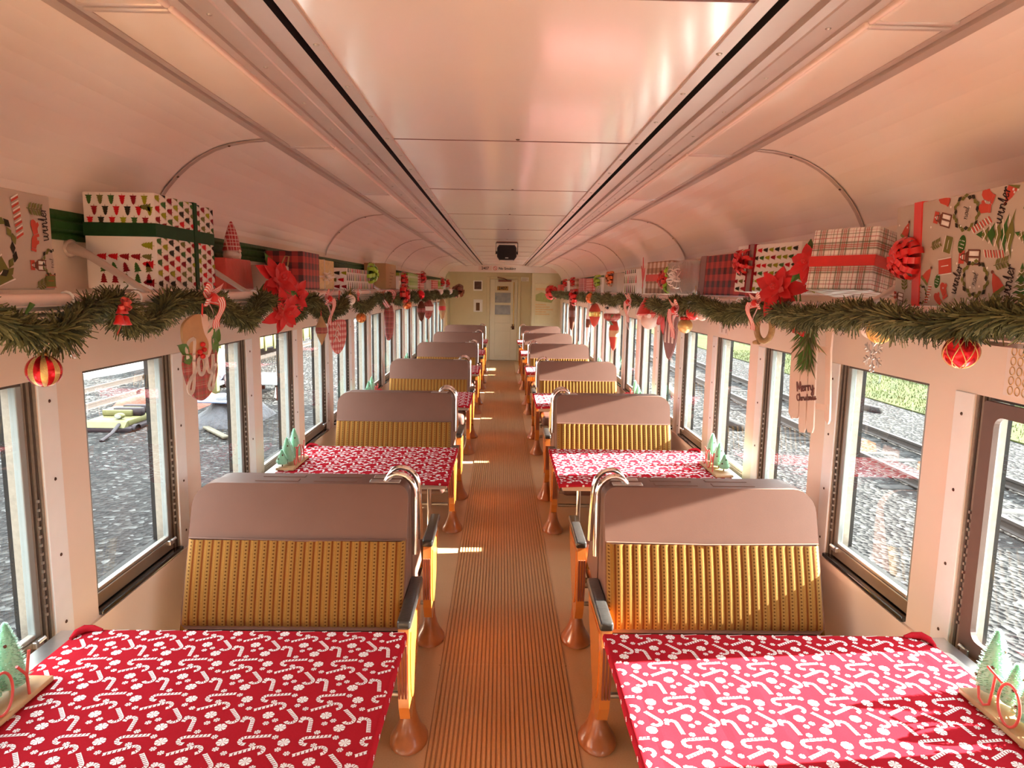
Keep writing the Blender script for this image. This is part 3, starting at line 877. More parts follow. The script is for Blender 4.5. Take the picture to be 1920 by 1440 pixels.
def make_table(sx):
    r = empty('dining_table')
    S = lambda a, c: (min(sx * a, sx * c), max(sx * a, sx * c))
    b = MB(); a, c = S(.305, 1.296); b.box(a, c, -.775, -.012, .700, .738)
    tp_ = obj('tabletop', b, M['table'], r, bevel=.004)
    b = MB(); a, c = S(1.240, 1.300); b.box(a, c, -.785, -.004, .7385, .7425); obj('edge_strip', b, M['steel'], tp_)
    b = MB(); b.tube([(sx * .432, -.43, .0), (sx * .432, -.43, .70)], .0125, 12); 
    obj('leg', b, M['chrome'], r)
    b = MB(); b.tube([(sx * .432, -.43, .66), (sx * 1.29, -.43, .66)], .012, 8); b.box(*S(1.27, 1.30), -.6, -.2, .60, .70); obj('support_bar', b, M['steel'], r)
    return r
def make_cloth(sx):
    """thin draped cloth, origin at the far edge of the table top"""
    b = MB()
    x0, x1, y0, y1, zt = (.287 if sx > 0 else .299), 1.243, -.795, 0.0, .7455
    nx, ny = 60, 48
    # cross-section: hangs a little over the aisle edge, near and far edges
    xs = [x0 - .004, x0 - .003, x0, x0 + .006] + [x0 + .006 + (x1 - x0 - .006) * i / nx for i in range(1, nx + 1)]
    ys = [y0 - .004, y0 - .003, y0, y0 + .006] + [y0 + .006 + (y1 - y0 - .012) * i / ny for i in range(1, ny + 1)] + [y1, y1 + .003, y1 + .004]
    dxl = [-.022, -.009, -.002, 0]; dyl = [-.018, -.008, -.002, 0]; dyr = [-.002, -.008, -.018]
    vs, fs = [], []
    for j, y in enumerate(ys):
        dz2 = dyl[j] if j < 4 else (dyr[j - len(ys) + 3] if j >= len(ys) - 3 else 0)
        for i, x in enumerate(xs):
            dz1 = dxl[i] if i < 4 else 0
            wob = .003 * sin(y * 23 + sx) if i == 0 else 0
            wob += .003 * sin(x * 19) if j == 0 else 0
            dz = min(dz1, dz2) + (wob if min(dz1, dz2) < -.012 else 0)
            if i == 0 and j == 0: dz -= .062
            if i <= 1 and j <= 1: dz -= .02
            vs.append((sx * x, y, zt + dz))
    w = len(xs)
    for j in range(len(ys) - 1):
        for i in range(w - 1):
            a = j * w + i; fs.append((a, a + 1, a + w + 1, a + w))
    b.add(vs, fs, 0, True)
    o = obj('tablecloth', b, M['cloth'], recalc=True)
    # a bunched fold at the far window corner
    f = MB(); f.tube([(sx * 1.175, -.014, zt + .005), (sx * 1.200, -.014, zt + .010), (sx * 1.222, -.020, zt + .0115), (sx * 1.234, -.040, zt + .010), (sx * 1.236, -.065, zt + .005)], [.004, .009, .011, .009, .004], 10)
    obj('bunched_corner', f, M['cloth'], o)
    p = cloth_print(sx * (x0 if sx > 0 else x1), sx * (x1 if sx > 0 else x0), y0, y1, zt + .0006)
    e = MB()
    # a strip of the print shows on the hanging edges too
    for k in range(11):
        for zz, rr in ((-.010, .006),):
            yy = y0 + .05 + k * .07 + (.03 if zz < -.02 else 0)
            for q in mint(rr, 6): p.poly([(sx * (x0 - .0052), yy + v.x, zt + zz + v.y) for v in q])
            xx = x0 + .04 + k * .084 + (.04 if zz < -.02 else 0)
            for q in mint(rr, 6): p.poly([(sx * (xx + v.x), y0 - .0056, zt + zz + v.y) for v in q])
    obj('candy_cane_print', p, M['iclothwhite'], o, recalc=False)
    return o
TABLES = {}
for sx in (-1, 1):
    t0 = c0 = None
    for k in range(6):
        if t0 is None: t = t0 = make_table(sx); c = c0 = make_cloth(sx)
        else: t = copy_tree(t0); c = copy_tree(c0)
        t.location = (0, TF + TP * k, 0); c.location = (0, TF + TP * k, 0)
        w = {-1: 'in the shade', 1: 'in direct sun'}[sx]
        tag(t, '{} window table from the camera on the {}, chrome leg, under a red cloth'.format(ordn(k), SIDE[sx]), 'table', 'window tables, ' + SIDE[sx])
        tag(c, 'red candy cane cloth {} on the {} table of the {}'.format(w, ordn(k), SIDE[sx]), 'tablecloth', 'candy cane tablecloths, ' + SIDE[sx])
# ------------------------------------------------------------------ luggage racks
XF = 1.065           # front rail of the rack
def make_rack(sx, label):
    r = empty('luggage_rack', (0, 0, 0)); tag(r, label, 'luggage rack')
    b = MB(); b.tube([(sx * XF, YB + .05, 1.709), (sx * XF, 15.9, 1.709)], .0135, 10)
    fr = obj('front_rail', b, M['pinkw'], r)
    b = MB()
    for z, x in ((1.688, 1.068), (1.674, 1.072), (1.660, 1.076), (1.646, 1.080)): b.box(min(sx * x, sx * (x + .014)), max(sx * x, sx * (x + .014)), YB + .05, 15.9, z - .0045, z + .0045)
    obj('fascia_slat', b, M['alum2'], r)
    b = MB()
    for i in range(7): b.tube([(sx * (1.10 + i * .036), YB + .05, 1.706), (sx * (1.10 + i * .036), 15.9, 1.706)], .006, 6)
    obj('shelf_slat', b, M['alum2'], r)
    b = MB()
    b.tube([(sx * 1.325, .02, 1.850), (sx * 1.30, .0, 1.846), (sx * 1.26, 0, 1.83), (sx * 1.11, 0, 1.735), (sx * 1.068, 0, 1.712)], [.020, .018, .013, .010, .010], 8)
    b.lathe([(.028, 0), (.026, .012), (.012, .022)], 12, 0, Matrix.Translation((sx * 1.328, .02, 1.85)) @ Matrix.Rotation(-sx * pi / 2, 4, 'Y'))
    st = obj('strut', b, M['alum'], r)
    b = MB(); b.tube([(sx * (XF + .0135 * cos(a) * 1.25), .008 * sin(2 * a) * 0, 1.709 + .0135 * 1.25 * sin(a)) for a in [2 * pi * i / 12 for i in range(12)]], .0035, 6, 0, True)
    cl = obj('clip', b, M['white'], r)
    st.location.y = .51 + WP * 2
    for j in range(19):
        if j != 2:
            c = st.copy(); COL.objects.link(c); c.parent = r; c.location.y = .51 + WP * j
    cl.location.y = 1.30
    for j in range(1, 14):
        c = cl.copy(); COL.objects.link(c); c.parent = r; c.location.y = 1.30 + j * .31 + (.05 if j % 3 else 0)
    return r
make_rack(-1, 'metal luggage rack with slanted struts above the shaded windows, holding gifts')
make_rack(1, 'metal luggage rack with slanted struts above the sunlit windows, holding gifts')

# ------------------------------------------------------------------ flat print motifs (2D polygons in unit space, y up)
def V2(l): return [Vector(p) for p in l]
def m_tree(n=4):
    l = [(0, .5)]
    for i in range(n):
        y = .5 - .8 * (i + 1) / n; w = .12 + .20 * (i + 1) / n
        l += [(w, y), (w * .62, y + .015)] if i < n - 1 else [(w, y)]
    r_ = [(-x, y) for x, y in l[1:]][::-1]
    return [(V2([(0, .5)] + l[1:] + r_), 0), (V2([(-.02, -.3), (.02, -.3), (.02, -.45), (-.02, -.45)]), 0)]
def m_ellipse(a, b, c, n=16, cx=0, cy=0): return [(V2([(cx + a * cos(2 * pi * i / n), cy + b * sin(2 * pi * i / n)) for i in range(n)]), c)]
def m_stroke(pts, w, c):
    out = []
    P_ = V2(pts)
    for i in range(len(P_) - 1):
        t = (P_[i + 1] - P_[i])
        if t.length < 1e-6: continue
        t.normalize(); s = Vector((-t.y, t.x)) * w / 2; e = t * w * .3
        out.append(([P_[i] - s - e, P_[i] + s - e, P_[i + 1] + s + e, P_[i + 1] - s + e], c))
    return out
def m_mitten(c='icoral'):
    return [(V2([(-.18, -.28), (.16, -.28), (.22, .0), (.20, .28), (.06, .40), (-.10, .36), (-.20, .18)]), c), (V2([(.16, -.1), (.36, .06), (.34, .2), (.22, .2), (.16, .05)]), c), (V2([(-.2, -.44), (.18, -.44), (.18, -.30), (-.2, -.30)]), 'icoral')]
def m_wreath(word=None):
    o = []
    for i in range(22):
        a = 2 * pi * i / 22; rr = .36 + .05 * (i % 2)
        p = Vector((cos(a), sin(a) * 1.1)) * rr; t = Vector((-sin(a), cos(a))); n_ = Vector((cos(a), sin(a)))
        o.append(([p - t * .09, p + n_ * .055, p + t * .09, p - n_ * .055], 'iolive' if i % 3 else 'idark'))
    if word: o += script(word, .21, 'iblack', 0, -.02)
    return o
LET = {
 'w': ([(0, .5), (.06, .1), (.14, 0), (.24, .12), (.28, .48), (.30, .12), (.38, 0), (.50, .12), (.54, .5), (.62, .42)], .64),
 'i': ([(0, .25), (.08, .5), (.08, .1), (.16, 0), (.26, .15)], .27), 'n': ([(0, .4), (.06, .5), (.06, 0), (.10, .35), (.22, .5), (.30, .35), (.30, .08), (.38, 0), (.46, .15)], .47),
 't': ([(0, .3), (.10, .9), (.10, .1), (.18, 0), (.28, .15)], .29), 'e': ([(0, .22), (.2, .30), (.22, .44), (.12, .5), (.03, .35), (.05, .08), (.16, 0), (.30, .15)], .31),
 'r': ([(0, .4), (.08, .5), (.08, 0), (.10, .35), (.22, .5), (.30, .42)], .34), 'o': ([(.18, .5), (.05, .42), (.02, .2), (.10, 0), (.24, .04), (.30, .25), (.24, .46), (.16, .48), (.36, .40)], .38),
 'l': ([(0, .2), (.16, .75), (.12, .98), (.05, .85), (.05, .1), (.13, 0), (.24, .15)], .26), 'm': ([(0, .4), (.05, .5), (.05, 0), (.09, .38), (.19, .5), (.24, .38), (.24, 0), (.28, .38), (.38, .5), (.44, .36), (.44, .06), (.5, 0), (.58, .15)], .59),
 'y': ([(0, .5), (.05, .12), (.14, .02), (.26, .14), (.30, .5), (.28, -.30), (.16, -.5), (.06, -.38), (.2, -.1), (.42, .2)], .43), 'j': ([(.1, .98), (.34, .98), (.26, .9), (.24, -.25), (.12, -.5), (.0, -.38), (.1, -.12), (.42, .2)], .44),
 'M': ([(0, 0), (.06, .95), (.24, .2), (.44, .95), (.48, 0), (.56, .12)], .58), 'C': ([(.4, .8), (.26, .97), (.06, .75), (.04, .25), (.2, 0), (.42, .18)], .44), 'J': ([(.04, .52), (.0, .78), (.14, .98), (.34, 1.0), (.30, .6), (.27, .0), (.22, -.36), (.10, -.5), (.0, -.36), (.10, -.12), (.26, .02), (.42, .22)], .44),
 'h': ([(0, .1), (.14, .85), (.06, .98), (.04, 0), (.10, .38), (.22, .5), (.28, .35), (.28, .06), (.36, .0), (.42, .15)], .43), 's': ([(0, .1), (.16, .5), (.12, .36), (.22, .14), (.12, 0), (.02, .08), (.3, .12)], .31), 'a': ([(.24, .42), (.12, .5), (.02, .3), (.08, .02), (.22, .12), (.26, .48), (.26, .08), (.34, 0), (.4, .14)], .41)}
def smooth(pts, n=5):
    P_ = [Vector(p) for p in pts]; out = []
    for i in range(len(P_) - 1):
        p0, p1, p2, p3 = P_[max(i - 1, 0)], P_[i], P_[i + 1], P_[min(i + 2, len(P_) - 1)]
        for k in range(n):
            t = k / n; out.append(.5 * ((2 * p1) + (p2 - p0) * t + (2 * p0 - 5 * p1 + 4 * p2 - p3) * t * t + (3 * p1 - p0 - 3 * p2 + p3) * t ** 3))
    out.append(P_[-1]); return out
def script(word, size, c, x=0, y=0, w=.048):
    tot = sum(LET[k][1] for k in word); cx = -tot / 2; o = []
    for k in word:
        pts, ad = LET[k]
        o += [([p * size + Vector((x, y - .25 * size)) for p in poly], cc) for poly, cc in m_stroke([(p_.x + cx, p_.y) for p_ in smooth([(px, py, 0) for px, py in pts], 3)], w, c)]
        cx += ad
    return o
def m_lantern():
    o = [(V2([(-.22, -.45), (.22, -.45), (.22, -.40), (-.22, -.40)]), 'ibrown'), (V2([(-.22, .05), (.22, .05), (.12, .2), (-.12, .2)]), 'ibrown')]
    for x in (-.22, .0, .20): o.append((V2([(x, -.45), (x + .035, -.45), (x + .035, .08), (x, .08)]), 'ibrown'))
    o.append((V2([(-.16, -.38), (-.03, -.38), (-.03, .02), (-.16, .02)]), 'iwhite')); o.append((V2([(.05, -.38), (.18, -.38), (.18, .02), (.05, .02)]), 'iwhite'))
    o += m_stroke([(-.1, .2), (-.08, .36), (.08, .36), (.1, .2)], .035, 'ibrown')
    o.append((V2([(-.2, .25), (.2, .25), (.2, .5), (-.2, .5)]), 'icoral')); o.append((V2([(-.1, .3), (.0, .46), (.1, .3)]), 'iwhite'))
    return o
def m_sprig():
    o = m_stroke([(0, -.4), (0, .4)], .03, 'iolive')
    for i in range(5):
        y = -.3 + i * .15
        for s_ in (-1, 1): o.append((V2([(0, y), (s_ * .2, y + .08), (s_ * .24, y + .2), (s_ * .06, y + .12)]), 'iolive'))
    return o
def m_oval():
    o = m_ellipse(.26, .42, 'igreen')
    for i in range(3):
        for k in range(4): o += m_ellipse(.03, .03, 'iwhite', 6, -.14 + k * .095, -.16 + i * .16)
    return o
def m_tag(c='icoral', inner='iwhite'): return [(V2([(-.4, -.28), (.4, -.28), (.4, .28), (-.4, .28)]), c), (V2([(-.30, -.20), (.30, -.20), (.30, .20), (-.30, .20)]), c)] + m_stroke([(-.22, .02), (.22, .02)], .03, inner) + m_stroke([(-.42, .31), (.42, .31)], .03, inner) + m_stroke([(-.42, -.31), (.42, -.31)], .03, inner)
def m_hat(): return [(V2([(-.3, -.3), (.3, -.3), (.2, .1), (.0, .45), (-.2, .1)]), 'icoral'), (V2([(-.34, -.42), (.34, -.42), (.34, -.28), (-.34, -.28)]), 'iolive')] + m_ellipse(.07, .07, 'ibrown', 8, 0, .46)
def m_candy():
    o = []
    for i in range(7):
        y = -.45 + i * .13; o.append((V2([(-.12, y), (.12, y + .09), (.12, y + .14), (-.12, y + .05)]), 'icoral')); o.append((V2([(-.12, y + .06), (.12, y + .15), (.12, y + .18), (-.12, y + .09)]), 'iwhite'))
    return o
def m_bigtree():
    o = []
    for i in range(6):
        y = .5 - i * .16; w = .08 + i * .075
        o.append((V2([(0, y), (w, y - .2), (w * .5, y - .16), (.0, y - .22), (-w * .5, y - .16), (-w, y - .2)]), 'iolive' if i % 2 else 'igreen'))
        if i: o += m_stroke([(-w * .7, y - .06), (0, y - .12), (w * .7, y - .05)], .02, 'iwhite')
    o.append((V2([(-.05, -.5), (.05, -.5), (.05, -.4), (-.05, -.4)]), 'iblack'))
    return o
class Face:
    """flat prints laid on one face of a box: o corner, u and v edge vectors"""
    def __init__(s, mb, slots, o, u, v, lift=.0012):
        s.mb, s.sl = mb, slots; s.o, s.u, s.v = Vector(o), Vector(u), Vector(v)
        s.n = s.u.cross(s.v).normalized(); s.lu, s.lv = s.u.length, s.v.length; s.u = s.u.normalized(); s.v = s.v.normalized(); s.lift = lift
    def put(s, motif, x, y, size, rot=0, c=None):
        ca, sa = cos(rot), sin(rot)
        for i, (poly, col) in enumerate(motif):
            q = []
            for p in poly:
                px, py = x + size * (p[0] * ca - p[1] * sa), y + size * (p[0] * sa + p[1] * ca)
                q.append((min(max(px, .001), s.lu - .001), min(max(py, .001), s.lv - .001)))
            ar = abs(sum(q[k][0] * q[(k + 1) % len(q)][1] - q[(k + 1) % len(q)][0] * q[k][1] for k in range(len(q))))
            if ar < 2e-6: continue
            name = c or col
            if name not in s.sl: s.sl.append(name)
            l = s.lift + .0003 * (i % 5)
            s.mb.poly([s.o + s.u * a + s.v * b_ + s.n * l for a, b_ in q], s.sl.index(name))
TC = ['ired', 'igreen', 'idred', 'idark', 'ilime', 'iolive']
def tree_paper(F, p, size, rot=0, seed=1):
    rnd = random.Random(seed); r = 0; y = p * .35
    while y < F.lv:
        x = p * (.3 if r % 2 else .75)
        while x < F.lu:
            F.put(m_tree(), x, y, size, rot, rnd.choice(TC)); x += p
        y += p * .92; r += 1

SPAN = []
def gift(name, label, sx, xf, xb, y0, y1, z0, z1, mat, rot=(0, 0, 0), group=None, taper=0):
    """box resting on a rack; xf/xb distances of front/back from the middle of the car"""
    cx, cy = sx * (xf + xb) / 2, (y0 + y1) / 2
    SPAN.append((sx, y0, y1))
    o = empty(name, (cx, cy, z0)); o.rotation_euler = rot; tag(o, label, 'gift', group)
    w, l, h = (xb - xf) / 2, (y1 - y0) / 2, z1 - z0
    b = MB(); b.rbox(-w, w, -l, l, 0, h, .004, 0, 2)
    if taper:
        b.v = [Vector((p.x * (1 - taper * p.z / h), p.y * (1 - taper * p.z / h), p.z)) for p in b.v]
    obj('box', b, mat, o)
    return o, w, l, h
def faces(o, sx, w, l, h, slots):
    b = MB()
    a = Face(b, slots, (-w, -l, 0), (2 * w, 0, 0), (0, 0, h))                    # towards the camera
    c = Face(b, slots, (-sx * w, sx * l, 0), (0, -sx * 2 * l, 0), (0, 0, h))    # towards the aisle
    return b, a, c
def band(o, m, w, l, h, zc=None, yc=None, xc=None, bw=.035, e=.0022, name='ribbon'):
    b = MB()
    if zc is not None: b.box(-w - e, w + e, -l - e, l + e, zc - bw / 2, zc + bw / 2)
    if yc is not None: b.box(-w - e * 1.4, w + e * 1.4, yc - bw / 2, yc + bw / 2, -.0, h + e)
    if xc is not None: b.box(xc - bw / 2, xc + bw / 2, -l - e * 1.4, l + e * 1.4, -.0, h + e)
    return obj(name, b, m, o, bevel=.001)

def loop_bow(mb, T, R, n=12, mat=0, layers=2, w=.012, seed=3):
    """round bow of many teardrop loops facing local +z"""
    rnd = random.Random(seed)
    for L_ in range(layers + 1):
        k = max(3, n - 3 * L_); el = (.12, .55, .95, 1.3)[min(L_, 3)] if layers > 1 else (.15, .8)[min(L_, 1)]
        for i in range(k):
            a = 2 * pi * i / k + L_ * .5 + rnd.uniform(-.12, .12); e = el + rnd.uniform(-.1, .1)
            d = Vector((cos(a) * cos(e), sin(a) * cos(e), sin(e))); q = Vector((-cos(a) * sin(e), -sin(a) * sin(e), cos(e))); s = Vector((-sin(a), cos(a), 0))
            r = R * (1 - .10 * L_) * rnd.uniform(.9, 1.08); p = []
            for j in range(9):
                t = j / 8; p.append(T @ (d * (r * sin(pi * t) ** .8) + q * (r * .30 * sin(2 * pi * t) * -1) + Vector((0, 0, R * .08))))
            mb.ribbon(p, T.to_3x3() @ s, w, [mat])
def petal(mb, T, L, W, a, tilt, mat=0, curl=.25):
    d = Vector((cos(a), sin(a), 0)); s = Vector((-sin(a), cos(a), 0)); vs, fs = [], []
    prof = [(0, .12), (.25, .72), (.5, 1), (.75, .68), (.92, .25), (1, .02)]
    for t, wv in prof:
        z = L * (tilt * t - curl * t * t)
        for k in (-1, 0, 1): vs.append(T @ (d * (L * t * cos(tilt * .5)) + s * (W * .5 * wv * k) + Vector((0, 0, z - (.10 * W if k == 0 else 0)))))
    for i in range(len(prof) - 1):
        for k in range(2): fs.append((3 * i + k, 3 * i + k + 1, 3 * i + 4 + k, 3 * i + 3 + k))
    mb.add(vs, fs, mat, True)
def poinsettia(label, loc, n_dir, R, group=None, seed=1, leafy=True):
    o = empty('poinsettia', loc); tag(o, label, 'flower', group); rnd = random.Random(seed)
    n_ = Vector(n_dir).normalized(); T = n_.to_track_quat('Z', 'Y').to_matrix().to_4x4()
    b = MB()
    for lay, (k, r, t) in enumerate(((7, 1, .12), (6, .72, .45), (5, .45, .85))):
        for i in range(k): petal(b, T, R * r * rnd.uniform(.88, 1.1), R * r * .52, 2 * pi * i / k + lay * .4 + rnd.uniform(-.15, .15), t, 0, rnd.uniform(.1, .45))
    obj('petal_cluster', b, M['crim'], o, recalc=False)
    b = MB()
    for i in range(7):
        a = 2 * pi * i / 6; b.sphere(R * .05, 8, 6, 0, T @ Matrix.Translation((R * .07 * cos(a) * (i > 0), R * .07 * sin(a) * (i > 0), R * .34)))
    obj('flower_centre', b, M['red'], o)
    if leafy:
        b = MB()
        for i in range(3): petal(b, T @ Matrix.Translation((0, 0, -R * .06)), R * 1.12, R * .45, 2 * pi * i / 3 + .9 + seed, .05, 0)
        obj('green_leaf', b, M['leaf'], o, recalc=False)
    return o
STR = ['red_sat', 'bead', 'red_sat', 'bead', 'red_sat']
def striped_bow(label, loc, sx, size, group=None, tails=(.9, .8), seed=0):
    """candy striped ribbon bow facing the aisle; local x is along the car"""
    o = empty('striped_bow', loc); tag(o, label, 'bow', group); rnd = random.Random(seed)
    N = Vector((-sx, 0, 0)); U = Vector((0, 1, 0)); W_ = Vector((0, 0, 1))
    mats = [0, 1, 0, 1, 0, 1, 0]
    lp, tl = MB(), MB()
    for s_ in (-1, 1):
        for e in range(2):
            p = []
            for i in range(11):
                t = i / 10; a = pi * t
                r = size * (.62 + .0 * e) * sin(a); h = size * ((.28 - .40 * e) * sin(a) + (.14 - .20 * e) * (1 - cos(a)) * .4)
                p.append(U * (s_ * r) + W_ * h + N * (size * .30 * (t - .15) * sin(a) + .004))
            lp.ribbon(p, W_ * .9 + N * .45, size * .30, mats)
        p = []
        for i in range(8):
            t = i / 7; p.append(U * (s_ * size * (.12 + .42 * t + .10 * sin(3 * t))) - W_ * (size * 1.25 * tails[0 if s_ < 0 else 1] * t) + N * (.012 + .018 * sin(4 * t + s_)))
        tl.ribbon(p, U * .9 + N * (.4 * s_) + W_ * .25 * s_, size * .30, mats)
    ms = [M['red_sat'], M['bead']]
    obj('bow_loop', lp, ms, o, recalc=False); obj('hanging_tail', tl, ms, o, recalc=False)
    k = MB(); k.sphere(size * .16, 10, 8, 0, Matrix.Translation(N * .012)); obj('knot', k, M['red_sat'], o)
    return o
def bauble(label, loc, r, mat, style=None, group=None, cap=True, name='hanging_bauble', hang=.05):
    o = empty(name, loc); tag(o, label, 'ornament', group)
    b = MB()
    if style == 'stripes':
        b.sphere(r, 32, 18, 0, None, 1.0, lambda i, k: (0, 0, 1, 1)[k % 4] if True else 0)
        obj('ball', b, [M['red_metal'], M['glitter']], o)
    else:
        b.sphere(r, 24, 16, 0); obj('ball', b, mat, o)
    if style == 'lattice':
        l = MB()
        for s_ in (-1, 1):
            for i in range(7):
                p = []
                for q in range(15):
                    t = q / 14; th = pi * (.06 + .88 * t); ph = 2 * pi * i / 7 + s_ * 1.25 * t
                    p.append((r * 1.004 * sin(th) * cos(ph), r * 1.004 * sin(th) * sin(ph), r * 1.004 * cos(th)))
                l.tube(p, r * .035, 5, 0, False, False)
        obj('lattice_trim', l, M['glitter'], o)
    if style == 'ridges':
        l = MB()
        for i in range(12):
            ph = 2 * pi * i / 12; l.tube([(r * 1.01 * sin(th) * cos(ph), r * 1.01 * sin(th) * sin(ph), r * 1.01 * cos(th)) for th in [pi * q / 12 for q in range(13)]], r * .05, 5, 0, False, False)
        obj('ridge_trim', l, M['gold'], o)
    c = MB(); c.lathe([(.28 * r, r * .94), (.26 * r, r * 1.12), (.0001, r * 1.14)], 12); obj('cap', c, M['gold'], o)
    h = MB(); h.tube([(0, 0, r * 1.1), (0, .004, r * 1.1 + hang * .5), (0, 0, r * 1.1 + hang)], .0015, 5); obj('hanging_loop', h, M['gold'], o)
    return o

# ------------------------------------------------------------------ gifts on the shaded rack
RZ = 1.7305
o, w, l, h = gift('gift_box', 'grey beige gift printed with mittens and winter script, nearest the camera on the shaded rack', -1, 1.085, 1.30, 1.16, 1.655, RZ, 1.945, M['greywrap'])
sl = []
b, A, C_ = faces(o, -1, w, l, h, sl)
C_.put(m_candy(), C_.lu - .115, .155, .10, .12); C_.put(m_sprig(), C_.lu - .06, .18, .06, -pi / 2); C_.put(m_mitten(), C_.lu - .062, .138, .048, .3); C_.put(m_mitten(), C_.lu - .066, .105, .044, -.2)
C_.put(script('winter', 1, 'iblack', 0, 0, .075), C_.lu - .026, .150, .032, pi / 2 + .05); C_.put(m_lantern(), C_.lu - .056, .055, .055, pi / 2); C_.put(m_wreath('noel'), C_.lu - .010, .062, .075, pi / 2)
C_.put(m_wreath(), C_.lu - .19, .09, .15); C_.put(m_tag('iolive'), C_.lu - .19, .025, .10, .6); C_.put(m_sprig(), C_.lu - .05, .012, .05, -1.2); C_.put(m_tag('iolive', 'icoral'), C_.lu - .018, .02, .045, 0)
for i in range(4): C_.put(m_bigtree() if i % 2 else m_hat(), .03 + i * .065, .11 + .05 * (i % 2), .11, i)
A.put(m_bigtree(), .07, .12, .15, .3); A.put(m_mitten(), .16, .07, .09, .2); A.put(m_hat(), .15, .17, .08)
obj('winter_print', b, [M[k] for k in sl], o, recalc=False)

o, w, l, h = gift('gift_box', 'large white gift covered in red and green trees, crossed by a dark green ribbon', -1, 1.075, 1.288, 2.125, 2.545, RZ, 2.018, M['wht'])
sl = []; b, A, C_ = faces(o, -1, w, l, h, sl)
rnd = random.Random(4)
for i in range(6):
    for k in range(3): A.put(m_tree(), .02 + i * .033 + (.014 if k % 2 else 0), h - .020 - k * .032, .034, pi, rnd.choice(TC))
for i in range(5):
    for k in range(3): A.put(m_tree(), .05 + i * .034, .03 + k * .034, .036, (0, .2, 1.45)[k], rnd.choice(TC))
for k in range(5): A.put(m_tree(), A.lu - .024, .02 + k * .056, .042, 1.5, rnd.choice(TC))
for i in range(11):
    for k in range(9): C_.put(m_tree(), .016 + i * .040, .018 + k * .032 + (.016 if i % 2 else 0), .040, 1.5, rnd.choice(TC))
obj('tree_print', b, [M[k] for k in sl], o, recalc=False)
band(o, M['dkgreen'], w, l, h, zc=.178, bw=.040); band(o, M['dkgreen'], w, l, h, yc=.06, bw=.026, e=.003)

o, w, l, h = gift('gift_box', 'plain coral red tapered gift box beside the big tree print gift', -1, 1.19, 1.318, 2.935, 3.26, RZ, 1.862, M['paperred'], taper=.10)
g1 = empty('gift_bag', (-1.16, 3.40, RZ)); tag(g1, 'small beige gift bag with red specks between the red gift and the plaid gift', 'gift')
b = MB(); b.rbox(-.07, .07, -.075, .075, 0, .115, .008); obj('bag', b, M['greywrap'], g1)
b = MB(); b.ribbon([(.071, -.05, .115), (.085, -.03, .16), (.085, .03, .16), (.071, .05, .115)], (1, 0, .2), .008, [0]); obj('handle', b, M['twine'], g1)
b = MB()
for i in range(14): b.sphere(.008, 6, 4, 0, Matrix.Translation((.070, -.06 + .01 * (i * 5 % 13), .015 + .007 * (i * 7 % 14))), .5)
obj('speck_print', b, M['ired'], g1)
gn = empty('stuffed_gnome', (-1.255, 3.18, 1.8625)); tag(gn, 'small gnome with a tall red knitted pointed hat standing on the coral gift', 'gnome')
b = MB(); b.lathe([(.0001, 0), (.036, 0), (.040, .02), (.034, .05), (.0001, .06)], 14); obj('body', b, M['wht'], gn)
b = MB(); b.lathe([(.042, .035), (.036, .06), (.028, .10), (.018, .135), (.006, .165), (.0001, .17)], 14); obj('hat', b, M['stocking'], gn)
b = MB(); b.sphere(.010, 8, 6, 0, Matrix.Translation((.034, -.010, .036))); obj('nose', b, M['pinkw'], gn)

o, w, l, h = gift('gift_box', 'tall red and black buffalo check gift on the shaded rack beside the poinsettia', -1, 1.085, 1.285, 3.70, 4.03, RZ, 1.93, M['buffalo'])
o, w, l, h = gift('gift_box', 'gold printed gift tied with a pale string bow on the shaded rack', -1, 1.10, 1.29, 4.06, 4.44, RZ, 1.905, M['goldwrap'])
band(o, M['wht'], w, l, h, zc=.075, bw=.010); band(o, M['wht'], w, l, h, yc=-.05, bw=.010)
b = MB(); loop_bow(b, Matrix.Translation((w + .003, -.05, .075)) @ Matrix.Rotation(pi / 2, 4, 'Y'), .05, 6, 0, 1, .008); obj('bow', b, M['wht'], o, recalc=False)
b = MB(); loop_bow(b, Matrix.Translation((0, -l - .003, .12)) @ Matrix.Rotation(pi / 2, 4, 'X'), .06, 8, 0, 2, .014); obj('bow', b, M['glitter'], o, recalc=False)
o, w, l, h = gift('gift_box', 'white tree print gift with a lime green bow on the shaded rack', -1, 1.09, 1.29, 4.75, 5.75, RZ, 1.875, M['wht'], rot=(0, 0, 0))
sl = []; b, A, C_ = faces(o, -1, w, l, h, sl); tree_paper(C_, .062, .062, 0, 8); tree_paper(A, .05, .05, 1.5, 9); obj('tree_print', b, [M[k] for k in sl], o, recalc=False)
band(o, M['pinkw'], w, l, h, yc=.30, bw=.05)
b = MB(); loop_bow(b, Matrix.Translation((w + .003, .30, .125)) @ Matrix.Rotation(pi / 2, 4, 'Y'), .085, 10, 0, 2, .03); obj('bow', b, M['lime'], o, recalc=False)
o, w, l, h = gift('gift_box', 'tall plain brown kraft box on the shaded rack behind the lime bow', -1, 1.09, 1.29, 6.36, 6.95, RZ, 1.965, M['kraft'])
b = MB()
for i in range(5): b.box(w + .0005, w + .002, -.12 + .01 * i, -.05 + .05 * i, .03 + .03 * i, .034 + .03 * i)
obj('fold_print', b, M['ibrown'], o)
